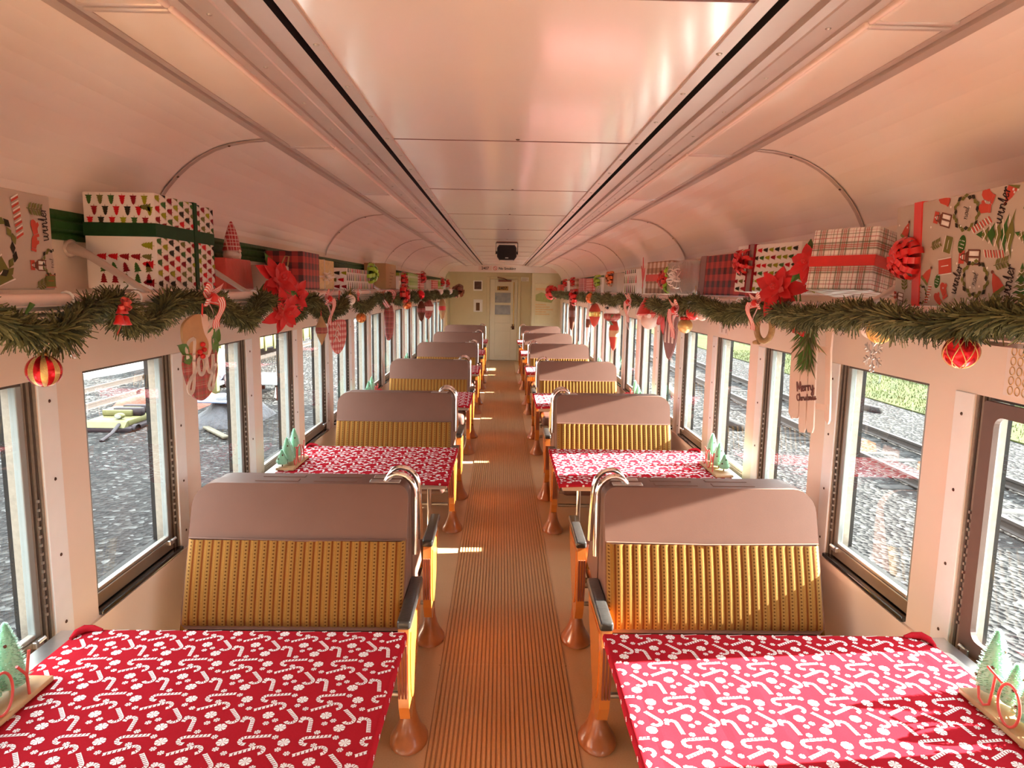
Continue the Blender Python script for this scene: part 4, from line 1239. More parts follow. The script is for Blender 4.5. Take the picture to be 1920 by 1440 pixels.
FAR_L = [('white gift with a curly red bow beside the kraft box', 7.15, 7.75, 1.86, 'wht', 'red'), ('green striped gift with pale bands on the shaded rack', 7.95, 8.75, 1.915, 'greenstripe', None),
         ('small pink checked gift behind the green striped gift', 8.95, 9.45, 1.93, 'redwhite', 'red'), ('low grey gift on the far part of the shaded rack', 9.7, 10.4, 1.86, 'greywrap', None),
         ('white and red gift near the far end of the shaded rack', 10.7, 11.5, 1.87, 'redwhite', None), ('green wrapped gift near the far end of the shaded rack', 11.8, 12.5, 1.89, 'greenstripe', 'red'),
         ('last white gift at the far end of the shaded rack', 13.0, 13.7, 1.88, 'wht', 'red')]
def far_gift(sx, t):
    lab, y0, y1, z1, m, bw_ = t
    o, w, l, h = gift('gift_box', lab, sx, 1.09, 1.285, y0, y1, RZ, z1, M[m])
    if m == 'wht':
        sl = []; b, A, C_ = faces(o, sx, w, l, h, sl); tree_paper(C_, .09, .085, 0, 5); obj('tree_print', b, [M[k] for k in sl], o, recalc=False)
    if bw_:
        b = MB(); loop_bow(b, Matrix.Translation((-sx * (w + .003), -l * .3, h * .75)) @ Matrix.Rotation(-sx * pi / 2, 4, 'Y'), .08, 9, 0, 2, .03); obj('bow', b, M[bw_], o, recalc=False)
for t in FAR_L: far_gift(-1, t)

# ------------------------------------------------------------------ gifts on the sunlit rack
o, w, l, h = gift('gift_box', 'large grey beige gift printed with noel wreaths, red ribbon and glossy red bow', 1, 1.072, 1.30, 1.405, 1.925, RZ, 1.998, M['greywrap'], rot=(0, -.06, 0))
sl = []; b, A, C_ = faces(o, 1, w, l, h, sl)
# the aisle face: x runs from far (0) to near
for mo, x, z, sz, ro in ((m_mitten(), .205, .262, .055, 1.2), (m_lantern(), .203, .215, .072, 1.3), (m_wreath('noel'), .290, .222, .098, 1.3), (m_mitten(), .360, .252, .055, 1.1), (m_mitten(), .350, .225, .052, 1.5),
    (script('winter', 1, 'iblack', 0, 0, .075), .410, .225, .034, 1.25), (m_hat(), .428, .250, .058, 2.6), (m_candy(), .345, .190, .072, 1.9), (m_tag('iolive'), .229, .152, .050, 1.3), (m_oval(), .279, .150, .052, -.25),
    (m_bigtree(), .386, .165, .120, 1.5), (m_lantern(), .309, .118, .078, 1.5), (m_tag(), .219, .100, .062, .08), (script('winter', 1, 'iblack', 0, 0, .075), .268, .068, .031, 1.25),
    (m_wreath('noel'), .330, .068, .098, 1.2), (m_oval(), .191, .064, .042, -.25), (m_mitten(), .217, .042, .050, .5), (m_mitten(), .195, .020, .045, .9), (m_candy(), .155, .030, .055, -.4),
    (m_sprig(), .411, .100, .055, -1.4), (m_hat(), .400, .058, .060, .5), (script('winter', 1, 'iblack', 0, 0, .075), .440, .058, .034, 1.4), (m_sprig(), .395, .020, .05, -1.1), (m_candy(), .390, .122, .07, 1.5),
    (m_hat(), .050, .20, .055, -.5), (m_wreath('noel'), .125, .03, .058, 1.3), (m_lantern(), .024, .025, .05, 1.4), (m_sprig(), .05, .06, .06, .1), (m_sprig(), .178, .155, .05, -1.3), (m_hat(), .150, .080, .052, -.7)):
    C_.put(mo, x, z, sz, ro)
for i in range(3): C_.put(m_bigtree(), .475 + .01 * i, .06 + .09 * i, .08, i * 1.2)
rnd = random.Random(3)
for i in range(46): C_.put(m_ellipse(.5, .5, 'iwhite', 6), rnd.uniform(.01, C_.lu - .01), rnd.uniform(.01, h - .01), .006)
A.put(m_bigtree(), .07, .15, .14, .2); A.put(m_mitten(), .16, .08, .09); A.put(m_wreath(), .15, .2, .1)
obj('winter_print', b, [M[k] for k in sl], o, recalc=False)
band(o, M['red_sat'], w, l, h, yc=l - .102, bw=.034)
b = MB(); loop_bow(b, Matrix.Translation((-w - .004, l - .075, .128)) @ Matrix.Rotation(-pi / 2, 4, 'Y'), .058, 14, 0, 3, .017); obj('bow', b, M['red'], o, recalc=False)

o, w, l, h = gift('gift_box', 'tilted white tartan gift wrapped with a wide red ribbon', 1, 1.10, 1.275, 2.24, 2.47, RZ + .022, 1.960, M['tartan'], rot=(.0, .15, .56))
o.location.x = 1.165
band(o, M['red_sat'], w, l, h, zc=.098, bw=.036)
poinsettia('red poinsettia with pale speckled leaves pinned on the tartan gift corner', (1.075, 2.50, 1.862), (-.8, -.55, .2), .088, None, 3)
poinsettia('big red poinsettia in front of the tree print gift on the sunlit rack', (1.025, 2.625, 1.768), (-.8, -.55, .25), .115, None, 5, False)
o, w, l, h = gift('gift_box', 'tilted white tree print gift with striped ribbon and curly red bow', 1, 1.09, 1.29, 2.80, 3.20, RZ + .02, 1.955, M['wht'], rot=(.0, .06, .32))
sl = []; b, A, C_ = faces(o, 1, w, l, h, sl)
tree_paper(A, .046, .044, 1.45, 11); tree_paper(C_, .036, .036, 1.5, 12); obj('tree_print', b, [M[k] for k in sl], o, recalc=False)
band(o, M['idred'], w, l, h, yc=.10, bw=.052); band(o, M['igrey'], w, l, h, yc=.10, bw=.028, e=.003)
b = MB(); loop_bow(b, Matrix.Translation((-w - .004, .14, .13)) @ Matrix.Rotation(-pi / 2, 4, 'Y'), .062, 10, 0, 3, .014, 8); obj('bow', b, M['red'], o, recalc=False)
o, w, l, h = gift('gift_box', 'red and black buffalo check gift with a grey band on the sunlit rack', 1, 1.085, 1.285, 3.42, 3.86, RZ, 1.94, M['buffalo'], rot=(0, .05, .12))
band(o, M['igrey'], w, l, h, yc=.17, bw=.07)
cb = empty('gift_basket', (1.185, 4.42, RZ)); tag(cb, 'gift basket wrapped in clear cellophane with a pale ribbon', 'gift')
b = MB(); b.rbox(-.08, .08, -.26, .26, 0, .10, .02); obj('basket', b, M['greywrap'], cb)
b = MB()
for i in range(7): b.rbox(-.05 + .02 * (i % 2), .03 + .02 * (i % 2), -.23 + i * .065, -.18 + i * .065, .09, .14 + .012 * (i * 3 % 5), .006)
obj('contents', b, M['icoral'], cb)
b = MB(); b.rbox(-.098, .098, -.29, .29, .002, .215, .03, 0, 3)
rnd = random.Random(5); b.v = [p + Vector((rnd.uniform(-.006, .006), rnd.uniform(-.008, .008), rnd.uniform(0, .008))) for p in b.v]
obj('cellophane', b, M['cello'], cb)
b = MB(); loop_bow(b, Matrix.Translation((-.105, -.05, .11)) @ Matrix.Rotation(-pi / 2, 4, 'Y'), .08, 7, 0, 1, .012); b.ribbon([(-.102, -.05, .11), (-.104, -.10, .05), (-.104, -.16, .015)], (0, .3, 1), .012, [0]); obj('bow', b, M['bead'], cb, recalc=False)
o, w, l, h = gift('gift_box', 'brown and white check gift with a red sash and small green bows', 1, 1.10, 1.285, 4.86, 5.30, RZ, 1.965, M['brown_check'], rot=(0, .05, .18))
band(o, M['red_sat'], w, l, h, zc=.115, bw=.05)
b = MB(); loop_bow(b, Matrix.Translation((-w - .004, -.16, .10)) @ Matrix.Rotation(-pi / 2, 4, 'Y'), .07, 8, 0, 2, .03); obj('bow', b, M['red_sat'], o, recalc=False)
b = MB()
for z in (.05, .15): loop_bow(b, Matrix.Translation((-w - .004, -.215, z)) @ Matrix.Rotation(-pi / 2, 4, 'Y'), .045, 7, 0, 2, .02)
obj('green_bow', b, M['lime'], o, recalc=False)
st = empty('star_pick', (1.10, 5.55, RZ)); tag(st, 'dark red pointed star pick standing between the check gift and the small tree gift', 'decoration')
b = MB()
for a, L_ in ((1.5, .20), (1.1, .15), (2.1, .13), (-1.4, .05)): petal(b, frame((0, 0, .09), (0, 1, 0), (0, 0, 1)), L_, .05, a, 0, 0, 0)
obj('star', b, M['crim'], st, recalc=False)
b = MB(); b.tube([(0, 0, 0), (0, 0, .10)], .004, 6); obj('stick', b, M['wood'], st)
FAR_R = [('small white gift with dark red trees, tilted on the sunlit rack', 5.75, 6.35, 1.935, 'wht', None), ('pale gift with an orange bow on the sunlit rack', 6.75, 7.6, 1.925, 'greywrap', 'amber'), ('white gift with a green corner behind the orange bow gift', 7.8, 8.3, 1.90, 'wht', 'lime'),
         ('pink checked gift in the far half of the sunlit rack', 8.6, 9.2, 1.90, 'redwhite', None), ('red and white gift with a brown ribbon, far half of the sunlit rack', 9.5, 10.1, 1.915, 'stocking', None),
         ('brown check gift near the far end of the sunlit rack', 10.4, 11.4, 1.925, 'brown_check', 'red'), ('small white gift near the far end of the sunlit rack', 11.8, 12.5, 1.91, 'wht', 'red'), ('last red gift at the far end of the sunlit rack', 13.0, 13.9, 1.85, 'paperred', None)]
for t in FAR_R: far_gift(1, t)
# flowers on the shaded rack
poinsettia('large red poinsettia lying over the shaded rack rail beside the beige bag', (-1.035, 3.13, 1.772), (.8, -.5, .3), .125, None, 7)
poinsettia('second red poinsettia hanging just below it on the shaded garland', (-1.0, 3.25, 1.70), (.85, -.45, -.1), .105, None, 8, False)
poinsettia('lowest red poinsettia with a pointed petal, under the shaded rack', (-.985, 3.04, 1.632), (.85, -.5, -.1), .105, None, 9, False)

for rk in [x for x in bpy.data.objects if x.get('category') == 'luggage rack']:
    sx = -1 if 'shaded' in rk['label'] else 1
    for c in [x for x in bpy.data.objects if x.parent == rk and x.name.startswith('strut')]:
        y = c.location.y
        if any(q == sx and y0 - .03 < y < y1 + .025 for q, y0, y1 in SPAN + [(1, 4.12, 4.72)]): bpy.data.objects.remove(c)
# ------------------------------------------------------------------ garlands
def needles(mb, path, per_m, L, seed, core=.012):
    rnd = random.Random(seed)
    P_ = [Vector(p) for p in path]
    for i in range(len(P_) - 1):
        a, c = P_[i], P_[i + 1]; d = (c - a); n = max(1, int(d.length * per_m)); t = d.normalized()
        up = Vector((0, 0, 1)); s = t.cross(up).normalized(); u = s.cross(t)
        for k in range(n):
            f = rnd.random(); o = a + d * f
            ang = rnd.uniform(0, 2 * pi); rad = s * cos(ang) + u * sin(ang)
            dr = (rad + t * rnd.uniform(-.9, .9) + Vector((0, 0, -.22))).normalized()
            ln = L * rnd.uniform(.5, 1.15) * (.82 + .26 * sin(o.y * 37) * sin(o.y * 13.7)); w = t.cross(dr)
            if w.length < .1: w = s
            w = w.normalized() * rnd.uniform(.0016, .0027)
            o0 = o + rad * core * .5
            tip = o0 + dr * ln + Vector((rnd.uniform(-.006, .006), rnd.uniform(-.006, .006), -ln * .10))
            m = rnd.choice((0, 0, 0, 1, 2, 2))
            mb.add([o0 - w, o0 + w, tip + w * .5, tip - w * .5], [(0, 1, 2, 3)], m, False)
GL = [(.7, 1.69), (.95, 1.62), (1.2, 1.70), (1.36, 1.675), (1.46, 1.646), (1.53, 1.638), (1.60, 1.654), (1.68, 1.685), (1.765, 1.708), (1.82, 1.668), (1.90, 1.640), (1.98, 1.650), (2.05, 1.685), (2.14, 1.700), (2.33, 1.692), (2.43, 1.690), (2.56, 1.650), (2.68, 1.618), (2.80, 1.655), (2.91, 1.692), (3.12, 1.655), (3.32, 1.618), (3.45, 1.65), (3.58, 1.690), (3.75, 1.63), (3.95, 1.595), (4.15, 1.62), (4.37, 1.655), (4.55, 1.695), (4.8, 1.62), (5.05, 1.605), (5.3, 1.63), (5.57, 1.68)]
y = 5.9; k = 0
while y < 15.6:
    GL.append((y, 1.61 if k % 2 == 0 else 1.69)); y += .36; k += 1
GR = [(.7, 1.70), (1.1, 1.69), (1.396, 1.712), (1.53, 1.700), (1.65, 1.682), (1.79, 1.686), (1.95, 1.698), (2.15, 1.690), (2.39, 1.672), (2.55, 1.678), (2.70, 1.695), (2.95, 1.675), (3.2, 1.655), (3.41, 1.67), (3.77, 1.70), (4.0, 1.665), (4.2, 1.69), (4.5, 1.64), (4.75, 1.68), (5.1, 1.65), (5.45, 1.70)]
y = 5.8; k = 0
while y < 15.6:
    GR.append((y, 1.645 if k % 2 == 0 else 1.70)); y += .36; k += 1
for sx, pts, lab, Ln in ((-1, GL, 'green artificial pine garland looping in deep swags along the shaded rack', .052), (1, GR, 'green artificial pine garland pulled nearly straight along the sunlit rack', .058)):
    g_ = empty('pine_garland', (sx * 1.03, 1.0, 1.70)); tag(g_, lab, 'garland')
    off = Vector(g_.location)
    path = smooth([Vector((sx * (1.022 + .012 * sin(i * 2.1)), p[0], p[1])) - off for i, p in enumerate(pts)], 5)
    b = MB(); b.tube(path, .007, 6); obj('stem', b, M['bark'], g_)
    near = [p for p in path if p.y + 1.0 < 4.4]; far = [p for p in path if p.y + 1.0 >= 4.3]
    b = MB(); needles(b, near, 4600, Ln, 5 + sx); needles(b, far, 1500, Ln * 1.02, 9 + sx)
    if sx < 0:
        b2 = [p for p in b.v]
    obj('needle_foliage', b, [M['ndl'], M['ndl2'], M['ndl3']], g_, recalc=False)
# wire of fairy lights on the shaded rail
w_ = empty('light_string', (-1.055, 1.2, 1.68)); tag(w_, 'dark wire of unlit fairy lights strung on the shaded rack fascia', 'string lights')
b = MB(); b.tube([(.0, -.4 + .08 * i, .004 * sin(i * 1.7) - .002) for i in range(16)], .002, 5); obj('wire', b, M['ndl3'], w_)
for i in range(4):
    b = MB(); b.tube([(0, -.02 + .16 * i, 0), (.010, -.01 + .16 * i, .022)], [.003, .006], 6); obj('bulb', b, M['leaf'], w_)

# ------------------------------------------------------------------ things hanging on the shaded side (x < 0)
bauble('large bauble with red and gold vertical stripes under the shaded garland', (-1.03, 1.507, 1.556), .0355, None, 'stripes')
o = empty('hanging_bells', (-.985, 1.735, 1.672)); o.scale = (.8, .8, .8); tag(o, 'cluster of small red bells and bow on the shaded garland near the striped bauble', 'ornament')
for i, (dy, dz) in enumerate(((-.018, -.018), (.016, -.022), (.0, .014))):
    b = MB(); b.lathe([(.001, .018), (.010, .014), (.013, .0), (.019, -.012), (.017, -.013), (.001, -.004)], 12, 0, Matrix.Translation((.01, dy, dz))); obj('bell', b, M['red'], o)
b = MB(); loop_bow(b, Matrix.Translation((.015, 0, .03)) @ Matrix.Rotation(pi / 2, 4, 'Y'), .026, 5, 0, 1, .012); obj('hanging_bow', b, M['paperred'], o, recalc=False)
b = MB(); b.ribbon([(.012, -.01, -.03), (.014, -.03, -.05), (.012, -.04, -.06)], (0, .3, 1), .012, [0]); obj('ribbon_tail', b, M['paperred'], o, recalc=False)
o = empty('hanging_ring', (-1.05, 1.655, 1.60)); tag(o, 'small silver half ring ornament behind the striped bauble', 'ornament')
b = MB(); b.tube([(0, .022 * cos(a), .026 * sin(a)) for a in [pi * .55 + pi * 1.1 * i / 12 for i in range(13)]], .006, 8); obj('ring', b, M['silver'], o)
b = MB(); b.tube([(0, -.005, .02), (0, 0, .07)], .0015, 5); obj('hanging_loop', b, M['silver'], o)

def outline(pts, k=6):
    P_ = smooth([(*p, 0) for p in pts] + [(*pts[0], 0)], k); return [(p.x, p.y) for p in P_[:-1]]
def flat(b, pts, th, mat=0, T=None, cx=0):
    b.prism(pts, -th / 2 + cx, th / 2 + cx, mat, 'z', T)
def aisle_frame(sx, tilt=0):
    """local x along the car (reads left to right from the aisle), y up, z towards the aisle"""
    return frame((0, 0, 0), (0, -sx, 0), (0, 0, 1)) @ Matrix.Rotation(tilt, 4, 'Y')
# mitten plaque with Joy
def mitten_plaque(label, loc, sx, h, tilt, cuff=True, txt='Joy', m='redtartan'):
    o = empty('hanging_mitten', loc); tag(o, label, 'ornament'); T = aisle_frame(sx, tilt)
    body = outline([(-.24, -.04), (.22, -.04), (.27, -.2), (.26, -.34), (.16, -.52), (.0, -.60), (-.14, -.54), (-.24, -.36), (-.28, -.18)])
    b = MB(); flat(b, [(x * h, y * h) for x, y in body], .007, 0, T); obj('mitten_body', b, M[m], o, bevel=.001)
    if cuff:
        cf = outline([(-.20, -.06), (-.27, .08), (-.26, .24), (-.12, .33), (.02, .34), (.12, .24), (.20, .14), (.16, .0), (.10, -.10)])
        b = MB(); flat(b, [(x * h, y * h) for x, y in cf], .009, 0, T, .001); c_ = obj('cuff', b, M['wood'], o, bevel=.001)
        ed = outline([(.02, .34), (.10, .34), (.13, .26), (.21, .16), (.22, .06), (.14, -.10), (.10, -.12), (.12, .02), (.06, .14), (.03, .24)])
        b = MB(); flat(b, [(x * h, y * h) for x, y in ed], .010, 0, T, .002); obj('cuff_edge', b, M['pinkw'], c_)
        for a, L_, px, py in ((-1.2, .26, .18, .10), (.9, .22, .20, -.0), (-2.2, .20, .22, .20), (2.6, .18, -.20, -.06), (-2.8, .14, -.16, -.10)):
            b = MB(); petal(b, T @ Matrix.Translation((px * h, py * h, .008)), L_ * h, .13 * h, a, .15, 0); obj('holly_leaf', b, M['leaf'], o, recalc=False)
        b = MB()
        for px, py in ((-.05, -.06), (.02, -.04), (-.01, -.11), (.0, .02)): b.sphere(.030 * h, 8, 6, 0, T @ Matrix.Translation((px * h, py * h, .012)))
        obj('berry_bead', b, M['red'], o)
    b = MB()
    if txt == 'Joy':
        for poly, c in script('Joy', .38 * h, 'w', 0, -.21 * h, .105):
            b.prism([(p.x, p.y) for p in poly], .004, .0075, 0, 'z', T)
    else:
        for i in range(3): b.tube([T @ Vector((x * h * .3 - .02, (-.15 - .1 * i + .05 * sin(x * 9 + i)) * h, .006)) for x in [-.4 + .1 * q for q in range(9)]], .003, 5)
    obj('lettering', b, M['wht'], o)
    b = MB(); b.tube([T @ Vector((.04 * h, .30 * h, .004)), T @ Vector((.03 * h, .46 * h, .01))], .003, 5); obj('hanging_ribbon', b, M['red_sat'], o)
    return o
mitten_plaque('red tartan mitten plaque with white Joy script and holly, on the shaded side', (-.985, 2.185, 1.555), -1, .29, -.25)
striped_bow('red and white striped bow above the Joy mitten plaque', (-.945, 2.18, 1.708), -1, .098, 'striped ribbon bows', (.75, .8), 1)
striped_bow('red and white striped bow above the turned wooden drop, shaded side', (-.945, 3.64, 1.684), -1, .11, 'striped ribbon bows', (1.0, 1.0), 2)
o = empty('hanging_finial', (-.995, 3.70, 1.525)); o.scale = (.68, .68, .66); tag(o, 'pointed wooden drop ornament banded with red tartan, under a striped bow', 'ornament')
b = MB(); b.lathe([(.001, .105), (.012, .09), (.026, .055), (.044, .01), (.046, -.02), (.034, -.065), (.014, -.11), (.001, -.14)], 8, 0, None, False); obj('drop_body', b, M['wood'], o)
b = MB(); b.lathe([(.0455, .008), (.0475, -.02), (.0425, -.042)], 8, 0, None, False); obj('tartan_band', b, M['redtartan'], o)
b = MB(); b.tube([(0, 0, .10), (0, .004, .19)], .004, 6); obj('hanging_cord', b, M['red_sat'], o)
mitten_plaque('red and white checked mitten plaque beside the wooden drop, shaded side', (-1.02, 4.17, 1.56), -1, .36, -.3, False, 'x', 'redwhite')
bauble('white ball ornament on the shaded garland below the gold gift', (-1.0, 4.44, 1.665), .034, M['bead'])
o = empty('hanging_star', (-.99, 4.62, 1.69)); tag(o, 'small glossy red star ornament right above the white ball', 'ornament')
b = MB()
for i in range(5): petal(b, frame((0, 0, 0), (0, 1, 0), (0, 0, 1)), .05, .03, 2 * pi * i / 5 + .3, .1, 0, 0)
obj('hanging_star_points', b, M['red'], o, recalc=False)
bauble('small amber red bauble hanging below the shaded garland', (-1.03, 4.92, 1.53), .034, M['amber'], 'ridges')
def snowflake(label, loc, sx, R, m):
    o = empty('hanging_snowflake', loc); tag(o, label, 'ornament'); b = MB(); T = aisle_frame(sx)
    for i in range(6):
        a = pi / 3 * i + pi / 2; d = Vector((cos(a), sin(a), 0)); s = Vector((-sin(a), cos(a), 0))
        b.tube([T @ (d * R * .12), T @ (d * R)], R * .055, 6)
        for t, L_ in ((.5, .26), (.74, .24)):
            for q in (-1, 1): b.tube([T @ (d * R * t), T @ (d * R * (t + .2) + s * q * R * L_)], R * .045, 6)
        b.sphere(R * .07, 8, 6, 0, T @ Matrix.Translation(d * R)); b.tube([T @ (d * R * .3), T @ (Vector((cos(a + pi / 3), sin(a + pi / 3), 0)) * R * .3)], R * .045, 6)
    obj('flake', b, M[m], o)
    b = MB(); b.tube([T @ Vector((0, R, 0)), T @ Vector((0, R * 1.9, .0))], .0012, 5); obj('hanging_thread', b, M['bead'], o)
snowflake('pale silver snowflake ornament on the shaded header beside the tartan loop', (-1.10, 5.65, 1.575), -1, .075, 'bead')
o = empty('ribbon_loop', (-1.0, 5.92, 1.66)); tag(o, 'large open loop of pink and red plaid ribbon on the shaded garland', 'bow')
b = MB(); b.ribbon([(.02 * sin(a * 2), .26 * sin(a), .075 * cos(a) - .01) for a in [2 * pi * i / 20 for i in range(21)]], (1, 0, .3), .04, [0, 1, 0, 1, 0]); obj('hanging_loop', b, [M['paperred'], M['pinkw']], o, recalc=False)
o = empty('hanging_stocking', (-1.02, 6.07, 1.57)); tag(o, 'long dark red stocking ornament hanging below the plaid ribbon loop', 'ornament')
b = MB(); b.tube([(0, 0, .03), (0, .005, -.05), (.0, .01, -.16), (0, .0, -.24), (0, -.03, -.275)], [.03, .045, .04, .035, .016], 12); obj('stocking_body', b, M['redtartan'], o)
b = MB(); b.tube([(0, 0, .04), (0, 0, .02)], .036, 12); b.tube([(0, 0, .04), (0, 0, .09)], .003, 5); obj('hanging_cuff', b, M['bead'], o)
def soft_bow(label, loc, sx, R, m):
    o = empty('curly_bow', loc); tag(o, label, 'bow'); b = MB(); loop_bow(b, Matrix.Rotation(-sx * pi / 2, 4, 'Y'), R, 9, 0, 3, R * .4); obj('hanging_loop', b, M[m], o, recalc=False)
    b = MB(); b.ribbon([(-sx * .01, 0, 0), (-sx * .02, R * .5, -R * .7), (-sx * .015, R * .8, -R * 1.3)], (0, 1, .3), R * .35, [0]); obj('ribbon_tail', b, M[m], o, recalc=False)
soft_bow('curly glossy red bow on the shaded garland under the white gift', (-1.0, 6.72, 1.685), -1, .10, 'red')
bauble('shiny red ball on the far part of the shaded garland', (-1.0, 8.24, 1.665), .055, M['red_metal'])
bauble('small coral ball hanging low on the far part of the shaded garland', (-1.03, 7.3, 1.57), .05, M['amber'])
def drop(label, loc, L, m, m2, r=.04):
    o = empty('hanging_drop', loc); tag(o, label, 'ornament')
    b = MB(); b.lathe([(.001, 0), (r * .5, -L * .06), (r, -L * .3), (r * .95, -L * .6), (r * .5, -L * .9), (.001, -L)], 10); obj('drop_body', b, M[m], o)
    b = MB(); b.lathe([(r * 1.02, -L * .36), (r * 1.05, -L * .46), (r * 1.01, -L * .56)], 10); obj('band', b, M[m2], o)
    b = MB(); b.tube([(0, 0, -.005), (0, 0, .09)], .004, 5); obj('hanging_cord', b, M['bead'], o)
drop('brown wooden drop ornament far along the shaded side, under the red ball', (-1.03, 8.6, 1.59), .26, 'ibrown', 'redtartan', .05)
drop('red and white tartan drop ornament far along the shaded side', (-1.03, 9.4, 1.60), .28, 'redtartan', 'bead', .07)
drop('dark red drop with a wooden tip near the far end of the shaded side', (-1.03, 11.6, 1.58), .36, 'wood', 'red_sat', .06)
bauble('white pearl ball on the shaded garland near its far end', (-1.0, 10.9, 1.69), .05, M['bead'])
bauble('second white pearl ball closest to the far end of the shaded garland', (-1.0, 12.9, 1.69), .055, M['bead'])
o = empty('garland_end_bow', (-1.0, 15.35, 1.69)); tag(o, 'dark red velvet bow at the very end of the shaded garland', 'bow')
b = MB(); loop_bow(b, Matrix.Rotation(pi / 2, 4, 'Y'), .16, 7, 0, 2, .07); loop_bow(b, Matrix.Rotation(pi / 2, 4, 'X'), .15, 7, 0, 2, .07); obj('hanging_loop', b, M['oxblood'], o, recalc=False)

# ------------------------------------------------------------------ things hanging on the sunlit side (x > 0)
bauble('large red bauble with gold lattice lines under the sunlit garland', (1.03, 1.561, 1.624), .0375, M['red_metal'], 'lattice')
bauble('pearl and gold ridged bauble tucked under the sunlit garland', (1.03, 1.908, 1.650), .033, M['glitter'], 'ridges')
bauble('pale pearl bauble tucked beside the ridged one under the sunlit garland', (1.045, 1.985, 1.652), .027, M['bead'])
snowflake('silver glitter snowflake hanging over the sunlit window header', (1.20, 2.245, 1.555), 1, .057, 'silver')
# sled
o = empty('hanging_sled', (1.235, 2.76, 1.50)); tag(o, 'cream wooden sled ornament with red Merry Christmas script and pine sprig', 'ornament')
T = aisle_frame(1, .5) @ Matrix.Rotation(.04, 4, 'Z')
b = MB()
for i, (x, y0, y1) in enumerate(((-.055, -.26, .07), (-.02, -.315, .09), (.018, -.31, .09))):
    b.prism([(x - .016, y0 + .02), (x - .010, y0), (x + .010, y0), (x + .016, y0 + .02), (x + .016, y1), (x - .016, y1)], .012, .021, 0, 'z', T)
obj('deck_board', b, M['cream'], o, bevel=.001)
for s_ in (-1, 1):
    b = MB(); b.prism(outline([(s_ * .085 - .01, -.24), (s_ * .085 + .012, -.25), (s_ * .080 + .010, .02), (s_ * .080 + .012, .13), (s_ * .045, .19), (s_ * .030, .175), (s_ * .062, .11), (s_ * .080 - .012, .0)], 3), 0, .011, 0, 'z', T)
    obj('runner', b, M['cream'], o, bevel=.001)
for y in (-.20, .03):
    b = MB(); b.box(-.09, .09, y - .012, y + .012, .009, .0125, 0, T); obj('cross_bar', b, M['cream'], o)
b = MB()
Tt = T @ Matrix.Translation((-.004, -.160, 0)) @ Matrix.Rotation(.15, 4, 'Z')
for w_2, yy, sz in (('Merry', .030, .040), ('Christmas', -.012, .027)):
    for poly, c in script(w_2, sz, 'r', 0, yy, .13): b.prism([(p.x, p.y) for p in poly], .021, .0235, 0, 'z', Tt)
obj('lettering', b, M['oxblood'], o)
b = MB(); rnd = random.Random(2)
def sprig(b, T, n, L, spread, down=True):
    for i in range(n):
        a = (-pi / 2 if down else pi / 2) + rnd.uniform(-spread, spread); r0 = Vector((rnd.uniform(-.012, .012), rnd.uniform(-.02, .05), .026))
        d = Vector((cos(a), sin(a), rnd.uniform(-.1, .45))).normalized() * L * rnd.uniform(.5, 1.1); w = Vector((-d.y, d.x, 0)).normalized() * .003
        b.add([T @ (r0 - w), T @ (r0 + w), T @ (r0 + d * .7 + w), T @ (r0 + d), T @ (r0 + d * .7 - w)], [(0, 1, 2, 3, 4)], rnd.choice((0, 0, 1, 2)))
sprig(b, T @ Matrix.Translation((.0, .09, 0)), 70, .10, .9); sprig(b, T @ Matrix.Translation((.0, .0, 0)), 70, .085, .8); sprig(b, T @ Matrix.Translation((-.03, .15, .005)), 50, .10, 1.6, True); sprig(b, T @ Matrix.Translation((-.045, .15, .01)), 24, .08, .5, False)
obj('pine_sprig', b, [M['leaf'], M['ndl2'], M['ndl']], o, recalc=False)
b = MB()
for a in (.3, 1.5, 2.6, 3.8, 5.0): petal(b, T @ Matrix.Translation((-.02, .125, .045)), .05, .04, a, .4, 0)
obj('red_bow', b, M['red_sat'], o, recalc=False)
b = MB(); b.tube([T @ Vector((-.04, .17, .005)), T @ Vector((0, .21, .0)), T @ Vector((.04, .17, .005))], .002, 5); obj('hanging_wire', b, M['bark'], o)
striped_bow('red and white striped bow above the twine ring on the sunlit garland', (.945, 2.62, 1.713), 1, .085, 'striped ribbon bows', (1.1, 1.0), 3)
o = empty('twine_ring', (1.12, 2.99, 1.60)); tag(o, 'twine wrapped ring hanging on a striped ribbon, sunlit side', 'ornament')
T = aisle_frame(1, .35)
b = MB(); b.tube([T @ Vector((.048 * cos(a), .058 * sin(a), 0)) for a in [2 * pi * i / 28 for i in range(28)]], .0135, 10, 0, True); obj('hanging_ring', b, M['twine'], o)
b = MB(); b.tube([T @ Vector((-.02, -.062, .008)), T @ Vector((-.050, -.068, .010))], [.013, .008], 8); obj('twine_tuft', b, M['twine'], o)
b = MB(); b.ribbon([Vector((-.13, -.25, .11)), Vector((-.07, -.13, .08)), T @ Vector((.01, .05, .016)), T @ Vector((-.012, .02, .018))], (0, 1, .4), .016, [0, 1, 0, 1, 0]); obj('ribbon_tail', b, [M['red_sat'], M['bead']], o, recalc=False)
o = empty('number_card', (WX - .001, 4.18, 1.56)); tag(o, 'white paper card with a printed 4 on the sunlit window header', 'sign')
T = aisle_frame(1)
b = MB(); b.box(-.085, .085, -.062, .062, -.0005, .002, 0, T); obj('card', b, M['wht'], o)
b = MB(); put_text(b, '4', .10, T @ Matrix.Translation((0, 0, .0024))); obj('numeral', b, M['ibrown'], o)
b = MB()
for i in range(4):
    for poly, c in m_sprig(): b.poly([T @ Vector((p[0] * .035 - .06 + .04 * i, p[1] * .035 - (.042 if i % 2 else -.042), .0026)) for p in poly], 0)
obj('flower_print', b, M['ibrown'], o)
o = empty('wall_card', (WX - .001, 1.735, 1.575)); tag(o, 'tall white card printed with pale ornaments on the sunlit header nearest the camera', 'sign')
